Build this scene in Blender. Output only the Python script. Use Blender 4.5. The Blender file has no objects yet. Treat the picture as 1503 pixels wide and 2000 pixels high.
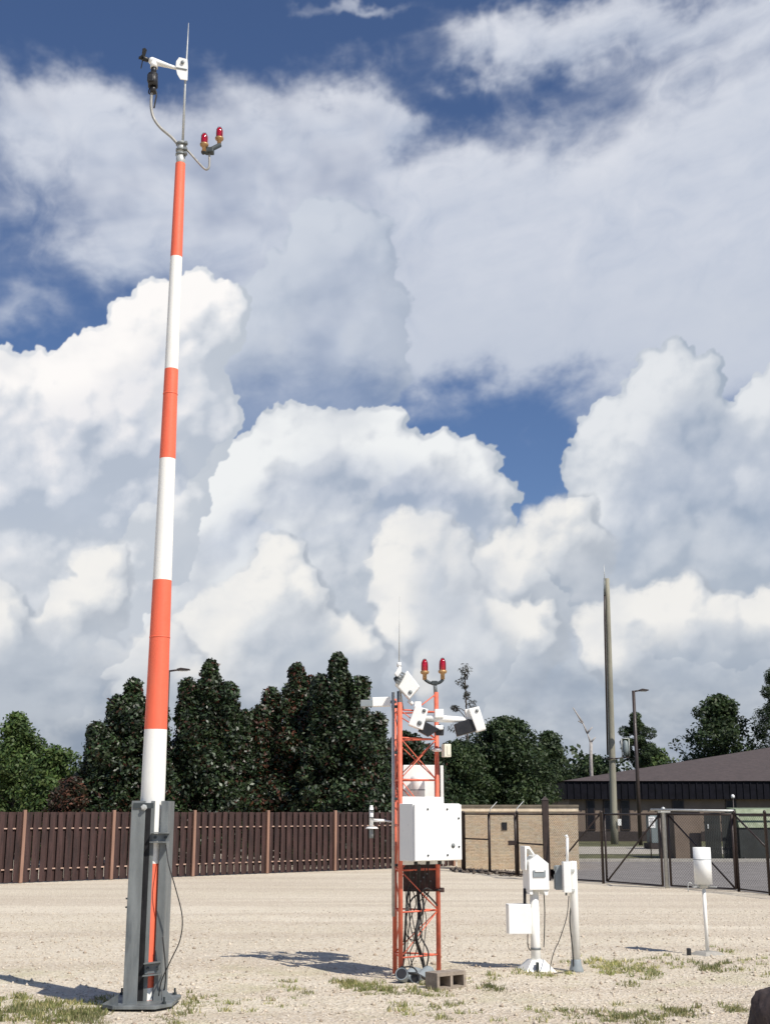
import bpy, bmesh, math, random
import numpy as np
from mathutils import Vector, Matrix

random.seed(7)
rng = np.random.default_rng(11)
scene = bpy.context.scene
COL = scene.collection
R = math.radians

# ---------------------------------------------------------------- camera
FPX = 2425.0                       # focal length in pixels of a 2000 px high frame
TH = math.atan(588.0 / FPX)        # camera pitch above the horizon
CH = 1.75                          # eye height
ST, CT = math.sin(TH), math.cos(TH)
cam_d = bpy.data.cameras.new("camera")
cam_d.sensor_fit = 'VERTICAL'
cam_d.sensor_height = 24.0
cam_d.lens = 24.0 * FPX / 2000.0
cam_d.clip_start = 0.1
cam_d.clip_end = 5000
cam = bpy.data.objects.new("camera", cam_d)
COL.objects.link(cam)
cam.location = (0, 0, CH)
cam.rotation_euler = (math.pi / 2 + TH, 0, 0)
scene.camera = cam

def ray(px, py):
    a = (px - 751.5) / FPX
    b = (1000.0 - py) / FPX
    return (a, CT - b * ST, ST + b * CT)

def W(px, py, D):
    """survey point: seen at (px,py) of the photo, D metres ahead"""
    x, y, z = ray(px, py)
    t = D / y
    return Vector((x * t, D, CH + z * t))

def G(px, py):
    """the same for a point on the ground"""
    x, y, z = ray(px, py)
    t = -CH / z
    return Vector((x * t, y * t, 0.0))

def Xat(px, z, D):
    """x of a point at height z, D ahead, on photo column px"""
    zc = D * CT + (z - CH) * ST
    return (px - 751.5) / FPX * zc

# ---------------------------------------------------------------- render look
scene.view_settings.view_transform = 'Standard'
scene.view_settings.look = 'None'
scene.view_settings.exposure = 0
scene.view_settings.gamma = 1
scene.render.engine = 'CYCLES'
scene.cycles.max_bounces = 6
scene.cycles.transparent_max_bounces = 12
scene.render.film_transparent = False
# ---------------------------------------------------------------- cloud field (pure numpy, in azimuth/elevation)
DEG = 180 / math.pi
def azel(px, py):
    x, y, z = ray(px, py)
    L = math.sqrt(x * x + y * y + z * z)
    return math.atan2(x, y) * DEG, math.asin(z / L) * DEG
PXD = DEG / FPX                     # degrees per photo pixel near the axis

def _grad(ix, iy, seed):
    h = (ix * 374761393 + iy * 668265263 + seed * 2147483647) & 0xffffffff
    h = ((h ^ (h >> 13)) * 1274126177) & 0xffffffff
    h = h ^ (h >> 16)
    a = (h & 0xffff).astype(np.float32) * np.float32(2 * math.pi / 65536)
    return np.cos(a), np.sin(a)
def perlin(x, y, seed=0):
    ix = np.floor(x).astype(np.int64); iy = np.floor(y).astype(np.int64)
    fx = (x - ix).astype(np.float32); fy = (y - iy).astype(np.float32)
    u = fx * fx * fx * (fx * (fx * 6 - 15) + 10); v = fy * fy * fy * (fy * (fy * 6 - 15) + 10)
    def dot(ox, oy):
        gx, gy = _grad(ix + ox, iy + oy, seed)
        return gx * (fx - ox) + gy * (fy - oy)
    a = dot(0, 0); b = dot(1, 0); c = dot(0, 1); d = dot(1, 1)
    return (a + u * (b - a)) * (1 - v) + (c + u * (d - c)) * v
def fbm(x, y, octv=5, rough=.5, seed=0):
    s = 0; a = 1.0; t = 0
    for i in range(octv):
        s = s + a * perlin(x, y, seed + i * 17); t += a
        a *= rough; x = x * 2.03 + 5.3; y = y * 2.03 - 3.1
    return s / t * 1.6
def sstep(x, a, b):
    t = np.clip((x - a) / (b - a), 0, 1); return t * t * (3 - 2 * t)
def blur(a, s):
    """gaussian blur (cells) by FFT, edge padded"""
    p = int(4 * s) + 2
    A = np.pad(a, p, mode='edge')
    fy = np.fft.fftfreq(A.shape[0])[:, None]; fx = np.fft.rfftfreq(A.shape[1])[None, :]
    F = np.fft.rfft2(A) * np.exp(-2 * math.pi ** 2 * s * s * (fx * fx + fy * fy))
    return np.fft.irfft2(F, A.shape)[p:-p, p:-p].astype(np.float32)
def lrgb(r, g, b):
    c = np.array([r, g, b], dtype=np.float32) / 255
    return np.where(c <= .04045, c / 12.92, ((c + .055) / 1.055) ** 2.4).astype(np.float32)

STEP = 0.05
AZ0, AZ1, EL0, EL1 = -32.0, 32.0, -1.0, 40.0
gx = np.arange(AZ0, AZ1, STEP, dtype=np.float32); gy = np.arange(EL0, EL1, STEP, dtype=np.float32)
NX, NY = len(gx), len(gy)
AZ, EL = np.meshgrid(gx, gy)
UX = AZ * np.cos(np.radians(EL)) / (PXD * 100)        # hundreds of photo pixels
UY = EL / (PXD * 100)
def sample_shift(a, dx, dy):
    """a resampled at cells shifted by (dx,dy) (in cells)"""
    jx = np.clip(np.arange(NX)[None, :] + dx, 0, NX - 1.001); jy = np.clip(np.arange(NY)[:, None] + dy, 0, NY - 1.001)
    x0 = jx.astype(np.int32); y0 = jy.astype(np.int32); fx = jx - x0; fy = jy - y0
    return (a[y0, x0] * (1 - fx) * (1 - fy) + a[y0, x0 + 1] * fx * (1 - fy) + a[y0 + 1, x0] * (1 - fx) * fy + a[y0 + 1, x0 + 1] * fx * fy).astype(np.float32)

crng = np.random.default_rng(5)
LX, LY, LZ = -.50, .66, .56
def heap(puffs, gens=((22, .34, .55), (12, .36, .5)), squash=1.0):
    """height field of a heap of nested billows; puffs in photo pixels"""
    Z = np.full((NY, NX), -1e3, dtype=np.float32)
    def splat(cx, cy, cz, r):
        # cx, cy in cells
        ce = max(.6, math.cos(math.radians(EL0 + cy * STEP)))
        rx = r / ce
        x0 = max(0, int(cx - rx)); x1 = min(NX, int(cx + rx) + 2); y0 = max(0, int(cy - r)); y1 = min(NY, int(cy + r) + 2)
        if x0 >= x1 or y0 >= y1: return
        dx = (np.arange(x0, x1, dtype=np.float32) - cx) / rx; dy = (np.arange(y0, y1, dtype=np.float32) - cy) / r
        q = 1 - dx[None, :] ** 2 - dy[:, None] ** 2
        z = np.where(q > 0, cz + r * np.sqrt(np.maximum(q, 0)), -1e3)
        np.maximum(Z[y0:y1, x0:x1], z, out=Z[y0:y1, x0:x1])
    cur = []
    for pf in puffs:
        a, e = azel(pf[0], pf[1]); r = pf[2] * PXD / STEP
        cz = pf[3] * PXD / STEP if len(pf) > 3 else 0.0
        cur.append(((a - AZ0) / STEP, (e - EL0) / STEP, cz, r))
    for s in cur: splat(*s)
    for (n, lo, hi) in gens:
        nxt = []
        for (cx, cy, cz, r) in cur:
            if r < 3.0: continue
            m = int(n * (1 if r < 60 else 1.6))
            d = crng.normal(size=(m, 3)); d[:, 2] = np.abs(d[:, 2]) * .8; d[:, 1] += .35
            d /= np.linalg.norm(d, axis=1)[:, None]
            rr = r * crng.uniform(lo, hi, m) * (1 if r < 60 else .75)
            k = crng.uniform(.70, .92, m)
            for i in range(m):
                s = (cx + d[i, 0] * r * k[i], cy + d[i, 1] * r * k[i], cz + d[i, 2] * r * k[i], rr[i])
                splat(*s); nxt.append(s)
        cur = nxt
    return Z

def layer(img, alp, puffs, white, mid, grey, bright=0.0, fall=.5, edge=.9, warp=2.2, seed=1, soft=0.0, amax=1.0, lowfade=None, gens=((22, .34, .55), (12, .36, .5), (5, .38, .52)), contrast=1.0, relief=1.0, melt=0.0):
    Z = heap(puffs, gens)
    wx = fbm(UX * 2.2, UY * 2.2, 4, .55, seed) * warp * 4 + fbm(UX * 9, UY * 9, 3, .6, seed + 3) * warp * .8
    wy = fbm(UX * 2.2, UY * 2.2, 4, .55, seed + 50) * warp * 4 + fbm(UX * 9, UY * 9, 3, .6, seed + 53) * warp * .8
    Z = sample_shift(Z, wx, wy)
    cov = (Z > -500).astype(np.float32)
    cov_e = blur(cov, edge)
    cov_b = blur(cov, 10)
    rg = fbm(UX * 14, UY * 14, 3, .6, seed + 61)
    a = sstep(cov_e * .6 + blur(cov, edge * 2.6) * .4 + rg * .10, .28, .78)
    fz = fbm(UX * 5, UY * 5, 5, .6, seed + 7)
    if soft: a = a * sstep(cov_b + fz * .25, .5 - soft * .5, .5 + soft * .5)
    Zf = np.where(cov > 0, Z, 0)
    def smooth(s):
        return blur(Zf * cov, s) / np.maximum(blur(cov, s), .02)
    def lam(zz, k):
        gy_, gx_ = np.gradient(zz); gx_ = gx_ * k; gy_ = gy_ * k
        return (-gx_ * LX - gy_ * LY + LZ) / np.sqrt(gx_ ** 2 + gy_ ** 2 + 1)
    z1 = smooth(3.0); z2 = smooth(8.0); z3 = smooth(24)
    z0 = smooth(1.2)
    l = lam(z0, .5) * .10 + lam(z1, .8) * .25 + lam(z2, 1.1) * .35 + lam(z3, 1.3) * .30
    ao = np.clip((z1 - z2) * .035, -.25, .12) + np.clip((z2 - z3) * .012, -.25, .15)
    # distance below the local top edge, looking towards the light
    back_c = cov_b
    dep = sample_shift(blur(cov, 28), LX * 34, LY * 34)
    big = fbm(UX * .45, UY * .6, 4, .5, seed + 90)
    sh = (l - .48) * 1.0 * relief + ao * relief + .62 - fall * sstep(dep, .55, 1.0) + big * .55 + bright
    fine = fbm(UX * 11, UY * 11, 4, .62, seed + 31)
    sh = sh + fz * .09 + fine * .065
    if lowfade: sh = sh - (1 - sstep(UY, lowfade[0], lowfade[1])) * lowfade[2]
    sh = (sh - .5) * contrast + .5
    t1 = sstep(sh, .02, .52)[..., None]; t2 = sstep(sh, .42, .92)[..., None]
    c = (grey * (1 - t1) + mid * t1) * (1 - t2) + white * t2
    a = a * amax
    if melt: a = a * (1 - melt * sstep(dep, .62, .98))
    if lowfade and len(lowfade) > 3: a = a * sstep(UY, lowfade[3], lowfade[4])
    img = img * (1 - a[..., None]) + c * a[..., None]
    alp = alp * (1 - a) + a
    return img, alp          # premultiplied

def ell(puffs, k=.5):
    """soft field: 1 inside, falling outside"""
    f = np.zeros_like(UX)
    wx = fbm(UX * .8, UY * 1.0, 5, .55, 201) * .9; wy = fbm(UX * .8, UY * 1.0, 5, .55, 231) * .7
    for pf in puffs:
        a, e = azel(pf[0], pf[1]); cu = a * math.cos(math.radians(e)) / (PXD * 100); cv = e / (PXD * 100)
        g = np.exp(-(((UX + wx - cu) / (pf[2] / 100)) ** 2 + ((UY + wy - cv) / (pf[3] / 100)) ** 2))
        f = 1 - (1 - f) * (1 - g * (pf[4] if len(pf) > 4 else 1))
    return f

def make_clouds():
    img = np.zeros((NY, NX, 3), dtype=np.float32); alp = np.zeros((NY, NX), dtype=np.float32)
    # --- thin high sheet
    f = ell([(60,215,130,70,.8),(170,250,150,90),(280,340,150,110),(230,470,130,90,.8),(420,420,130,130,.85),(520,290,150,100),(660,250,120,80),(740,250,60,70),
             (20,600,90,60,.6),(600,420,220,150),(900,400,180,100),(880,510,250,140),(1100,470,250,150),(1100,590,350,120),(1300,400,220,120),(1480,300,170,130),
             (1400,600,350,130),(850,660,180,70),(1080,680,170,45),(1470,190,100,60,.4),(960,90,140,55,.75),(1130,60,150,60,.8),(1380,40,250,60,.8),(700,10,120,18,.6),
             (1600,500,400,300),(620,620,260,160),(1900,300,500,400),(1330,210,150,70,.25),(-250,300,250,200,.7)])
    st = fbm(UX * .55 + fbm(UX * .5, UY * .5, 3, .5, 400) * 1.4, UY * .95 - UX * .22, 7, .56, 410)
    st2 = fbm(UX * 1.6 + UY * .8, UY * 2.6 - UX * .8, 6, .6, 440)
    a = sstep(f + st * .24 + st2 * .05, .16, .95) * .94
    gyl, gxl = np.gradient(blur(a, 8)); emb = -(gxl * LX + gyl * LY) * 9
    sh = .56 + st * .24 + st2 * .05 + np.clip(emb, -.35, .5) + (UY - 8) * .02
    t = sstep(sh, .1, 1.0)[..., None]
    c = lrgb(172, 185, 207) * (1 - t) + lrgb(225, 228, 236) * t
    a = a * (1 - .48 * sstep(fbm(UX * .5 + 9, UY * .6, 4, .48, 470), -.25, .6) * sstep(-UX, -1.5, 1.5))
    # the lower right half of the sheet is a flat pale grey-blue
    flat = sstep(UX, -1.5, 1.0) * sstep(-UY, -11.2, -8.8)
    c = c * (1 - flat[..., None] * .75) + (lrgb(200, 207, 220) * flat[..., None]) * .75
    img = img * (1 - a[..., None]) + c * a[..., None]; alp = alp * (1 - a) + a
    # --- grey tower behind
    img, alp = layer(img, alp, [(625,450,50),(665,430,34),(700,470,45),(745,452,24),(762,436,15),(735,510,40),(690,560,80),(735,600,55),(600,600,100),(530,650,80),(500,700,80),(480,620,40),(660,700,110),(450,820,120),(620,880,150)],
                     lrgb(205, 212, 223), lrgb(184, 194, 209), lrgb(164, 176, 194), seed=3, soft=.3, amax=.68, bright=.0, contrast=.8, relief=.9, edge=1.2, melt=.45)
    fl = sstep(UY + fbm(UX * .6, UY * .6, 4, .5, 333) * .8, 6.3, 4.2) * .96
    fs = sstep(fbm(UX * .7, UY * 1.0, 6, .55, 350), -.45, .5)[..., None]
    img = img * (1 - fl[..., None]) + (lrgb(176, 186, 200) * (1 - fs) + lrgb(212, 217, 223) * fs) * fl[..., None]; alp = alp * (1 - fl) + fl
    # --- right tower
    img, alp = layer(img, alp, [(1340,765,60),(1300,810,80),(1380,830,52),(1190,858,62),(1165,930,58),(1240,950,100),(1340,950,110),(1475,885,70),(1560,880,110),
                    (1440,1000,120),(1250,1080,140),(1400,1130,150),(1305,735,48),(1600,1050,200),(1160,1090,70),(1750,950,200),(1245,790,30)],
                     lrgb(228, 231, 235), lrgb(198, 205, 215), lrgb(166, 178, 194), seed=5, bright=-.05, contrast=.70, relief=.95, melt=.2)
    # --- middle
    img, alp = layer(img, alp, [(545,882,62),(600,866,55),(480,930,62),(735,850,48),(690,880,55),(640,960,110),(800,912,52),(860,908,52),(928,908,42),(948,970,48),
                   (900,990,75),(780,1000,110),(430,980,55),(480,1050,110),(620,1130,150),(850,1100,110),(560,985,60),(700,1020,60),(520,1000,45),(760,930,50),(560,1250,200),(800,1260,180),(925,1030,60),
                   (370,1120,130),(400,1300,180)],
                     lrgb(240, 242, 243), lrgb(215, 219, 225), lrgb(181, 190, 202), seed=9, fall=.42, bright=.04, relief=1.05, melt=.3)
    # --- left bright cumulus
    img, alp = layer(img, alp, [(395,632,72),(330,640,68),(440,655,32),(270,668,62),(222,712,58),(165,735,58),(110,775,66),(40,800,80),(-40,820,110),(300,800,140),(180,900,150),
                   (50,950,160),(260,1000,120),(150,1120,150),(130,860,60),(60,900,60),(230,820,60),(110,1000,60),(-100,1000,190),(30,1250,160),(-200,1200,260),(-350,950,220),(-600,1150,260)],
                     lrgb(254, 251, 249), lrgb(224, 227, 232), lrgb(190, 198, 209), seed=13, fall=.40, bright=.09, relief=1.05, melt=.15)
    # --- nearer low banks
    G2 = ((20, .34, .55), (11, .36, .5), (5, .38, .52))
    low = dict(white=lrgb(245, 243, 239), mid=lrgb(212, 216, 221), grey=lrgb(174, 182, 193))
    for k, (pl, kw) in enumerate([
        ([(1110,1035,58),(1055,1070,55),(1155,1085,45),(1000,1110,60),(1060,1140,80),(920,1120,50),(1120,1160,60)], dict(bright=-.20, melt=.55)),
        ([(790,1050,48),(835,1060,52),(885,1075,40),(780,1120,55),(850,1150,70),(820,1210,70),(910,1240,70),(1000,1270,80),(930,1330,100)], dict(melt=.8, lowfade=(1.0, 3.0, .3))),
        ([(545,1110,52),(575,1180,60),(500,1230,80),(420,1250,80),(600,1260,60),(640,1330,100),(470,1340,90)], dict(melt=.8, lowfade=(1.0, 3.0, .3))),
        ([(185,1180,55),(130,1200,55),(200,1120,50),(110,1260,60),(60,1330,70),(180,1340,80),(-60,1300,120),(300,1350,90)], dict(bright=.05, melt=.8, lowfade=(1.0, 3.0, .3))),
        ([(1240,1215,52),(1170,1235,48),(1340,1195,55),(1290,1240,70),(1410,1230,52),(1225,1290,70),(1350,1300,90),(1520,1230,60),(1440,1290,60),(1580,1290,90),(1750,1250,120)],
         dict(bright=.02, melt=.7, lowfade=(1.6, 3.4, .4)))]):
        img, alp = layer(img, alp, pl, seed=21 + k * 7, soft=.75, edge=1.8, fall=.50, amax=.93, gens=G2, relief=1.05, **low, **kw)
    # --- haze and flat stratus near the horizon
    hz = fbm(UX * .45, UY * .9, 6, .55, 600)
    hz2 = fbm(UX * 1.2, UY * 1.6, 5, .55, 640)
    t = sstep(hz + hz2 * .4, -.35, .5)[..., None]
    c = lrgb(136, 149, 167) * (1 - t) + lrgb(182, 188, 196) * t
    a = sstep(UY + hz * .9 + hz2 * .25, 3.3, .5) * .9
    img = img * (1 - a[..., None]) + c * a[..., None]; alp = alp * (1 - a) + a
    img0 = img
    v = sstep(fbm(UX * .4, UY * .55, 5, .52, 777), -.1, .55) * sstep(UY, 10.5, 8.5) * .55 * sstep(alp, .7, 1)
    vc = lrgb(207, 212, 220)
    img = img * (1 - v[..., None]) + vc * v[..., None]
    # fade to loose cloud at the sides of the detailed sector
    return img, alp
# ---------------------------------------------------------------- node helper
class NG:
    def __init__(s, tree): s.t = tree
    def n(s, typ, **kw):
        nd = s.t.nodes.new(typ)
        for k, v in kw.items(): setattr(nd, k, v)
        return nd
    def put(s, sock, v):
        if v is None: return
        if isinstance(v, bpy.types.NodeSocket): s.t.links.new(v, sock)
        else: sock.default_value = v
    def m(s, op, a, b=None, c=None, clamp=False):
        nd = s.n('ShaderNodeMath', operation=op); nd.use_clamp = clamp
        s.put(nd.inputs[0], a); s.put(nd.inputs[1], b); s.put(nd.inputs[2], c)
        return nd.outputs[0]
    def v(s, op, a, b=None, c=None, scale=None):
        nd = s.n('ShaderNodeVectorMath', operation=op)
        s.put(nd.inputs[0], a); s.put(nd.inputs[1], b)
        if c is not None: s.put(nd.inputs[2], c)
        if scale is not None: s.put(nd.inputs['Scale'], scale)
        return nd.outputs['Value'] if op in ('LENGTH', 'DOT_PRODUCT', 'DISTANCE') else nd.outputs[0]
    def noise(s, vec, scale, detail=4, rough=.5):
        nd = s.n('ShaderNodeTexNoise')
        s.put(nd.inputs['Vector'], vec); nd.inputs['Scale'].default_value = scale
        nd.inputs['Detail'].default_value = detail; nd.inputs['Roughness'].default_value = rough
        return nd.outputs['Fac']
    def ss(s, x, lo, hi, a=0.0, b=1.0):
        nd = s.n('ShaderNodeMapRange', interpolation_type='SMOOTHSTEP')
        s.put(nd.inputs[0], x)
        for i, q in enumerate((lo, hi, a, b)): s.put(nd.inputs[i + 1], q)
        return nd.outputs[0]
    def mix(s, f, a, b, blend='MIX'):
        nd = s.n('ShaderNodeMix', data_type='RGBA', blend_type=blend)
        s.put(nd.inputs[0], f); s.put(nd.inputs[6], a); s.put(nd.inputs[7], b)
        return nd.outputs[2]
    def sep(s, v):
        nd = s.n('ShaderNodeSeparateXYZ'); s.put(nd.inputs[0], v); return nd.outputs
    def xyz(s, x, y, z):
        nd = s.n('ShaderNodeCombineXYZ')
        s.put(nd.inputs[0], x); s.put(nd.inputs[1], y); s.put(nd.inputs[2], z)
        return nd.outputs[0]

SUN_EL, SUN_AZ = R(49), math.atan2(0.68, -0.73)      # azimuth from +Y towards +X: behind the viewer, to the right
world = bpy.data.worlds.new("World")
scene.world = world
world.use_nodes = True
wt = world.node_tree
wt.nodes.clear()
w = NG(wt)
sky = w.n('ShaderNodeTexSky', sky_type='NISHITA')
sky.sun_disc = False
sky.sun_elevation = SUN_EL
sky.sun_rotation = SUN_AZ
sky.altitude = 10; sky.air_density = 1.0; sky.dust_density = .5; sky.ozone_density = 2.0
bg = w.n('ShaderNodeBackground')
w.put(bg.inputs[0], w.mix(1.0, sky.outputs[0], (0.66, 0.74, 0.92, 1), 'MULTIPLY')); bg.inputs[1].default_value = 0.1
wo = w.n('ShaderNodeOutputWorld')
wt.links.new(bg.outputs[0], wo.inputs[0])

sl = bpy.data.lights.new("sun", 'SUN')
sl.energy = 5.0; sl.angle = R(0.53); sl.color = (1.0, 0.945, 0.86)
so = bpy.data.objects.new("sun", sl); COL.objects.link(so)
sd = Vector((math.sin(SUN_AZ) * math.cos(SUN_EL), math.cos(SUN_AZ) * math.cos(SUN_EL), math.sin(SUN_EL)))
so.rotation_euler = sd.to_track_quat('Z', 'Y').to_euler()
so.location = (20, -20, 30)

# ---------------------------------------------------------------- cloud dome
def build_sky():
    img, alp = make_clouds()
    ca = lambda a, b, s: np.arange(a, b, s)
    azs = np.concatenate([ca(-100, -21.5, .45), ca(-21.5, 21.5, STEP), ca(21.5, 100.4, .45)])
    els = np.concatenate([ca(-.95, 37.6, STEP), ca(37.6, 62, .45)])
    azr = np.abs((azs + 32 + 64 * 10) % 128 - 64) - 32          # mirrored beyond the computed sector
    azr = -azr
    azr = np.where(np.abs(azs) <= 31.8, azs, azr)
    ix = np.clip((azr - AZ0) / STEP, 0, NX - 1.01); iy = np.clip((els - EL0) / STEP, 0, NY - 1.01)
    x0 = ix.astype(int); fx = (ix - x0)[None, :]; y0 = iy.astype(int); fy = (iy - y0)[:, None]
    def samp(a):
        e = (slice(None), slice(None)) + (None,) * (a.ndim - 2)
        g = lambda dy, dx: a[np.ix_(y0 + dy, x0 + dx)]
        return g(0, 0) * ((1 - fx) * (1 - fy))[e] + g(0, 1) * (fx * (1 - fy))[e] + g(1, 0) * ((1 - fx) * fy)[e] + g(1, 1) * (fx * fy)[e]
    c = samp(img); a = samp(alp)
    fade = sstep(els, 58, 40)[:, None] * sstep(np.abs(azs), 98, 60)[None, :]
    col = np.where(a[..., None] > 1e-3, c / np.maximum(a[..., None], 1e-3), .6)
    a = a * fade
    A, E = np.meshgrid(np.radians(azs), np.radians(els))
    Rd = 2500.0
    co = np.stack([Rd * np.sin(A) * np.cos(E), Rd * np.cos(A) * np.cos(E), Rd * np.sin(E) + CH], -1).reshape(-1, 3).astype(np.float32)
    ny, nx = A.shape
    idx = np.arange(nx * ny).reshape(ny, nx)
    q = np.stack([idx[:-1, :-1], idx[:-1, 1:], idx[1:, 1:], idx[1:, :-1]], -1).reshape(-1, 4).astype(np.int32)
    me = bpy.data.meshes.new("sky")
    me.vertices.add(len(co)); me.vertices.foreach_set('co', co.ravel())
    me.loops.add(q.size); me.loops.foreach_set('vertex_index', q.ravel())
    me.polygons.add(len(q)); me.polygons.foreach_set('loop_start', np.arange(0, q.size, 4, dtype=np.int32))
    me.update()
    at = me.attributes.new("cloud", 'FLOAT_COLOR', 'POINT')
    at.data.foreach_set('color', np.concatenate([col, a[..., None]], -1).astype(np.float32).ravel())
    m = bpy.data.materials.new("cloud_cover"); m.use_nodes = True
    t = m.node_tree; t.nodes.clear(); g = NG(t)
    an = g.n('ShaderNodeAttribute', attribute_name='cloud')
    em = g.n('ShaderNodeEmission'); g.put(em.inputs[0], an.outputs['Color'])
    tr = g.n('ShaderNodeBsdfTransparent'); mx = g.n('ShaderNodeMixShader')
    g.put(mx.inputs[0], an.outputs['Alpha']); g.put(mx.inputs[1], tr.outputs[0]); g.put(mx.inputs[2], em.outputs[0])
    o = g.n('ShaderNodeOutputMaterial'); g.put(o.inputs[0], mx.outputs[0])
    m.cycles.emission_sampling = 'NONE'
    me.materials.append(m)
    ob = bpy.data.objects.new("sky", me); COL.objects.link(ob)
    ob['kind'] = 'structure'
    return ob
build_sky()
# ---------------------------------------------------------------- object helpers
def tag(o, label=None, cat=None, group=None, kind=None):
    if label: o['label'] = label
    if cat: o['category'] = cat
    if group: o['group'] = group
    if kind: o['kind'] = kind
    return o

def thing(name, loc, label, cat, group=None):
    o = bpy.data.objects.new(name, None); COL.objects.link(o)
    o.location = loc; o.empty_display_size = .2
    return tag(o, label, cat, group)

def origin(o):
    v = Vector((0, 0, 0))
    while o is not None:
        v += Vector(o.location); o = o.parent
    return v

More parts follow.
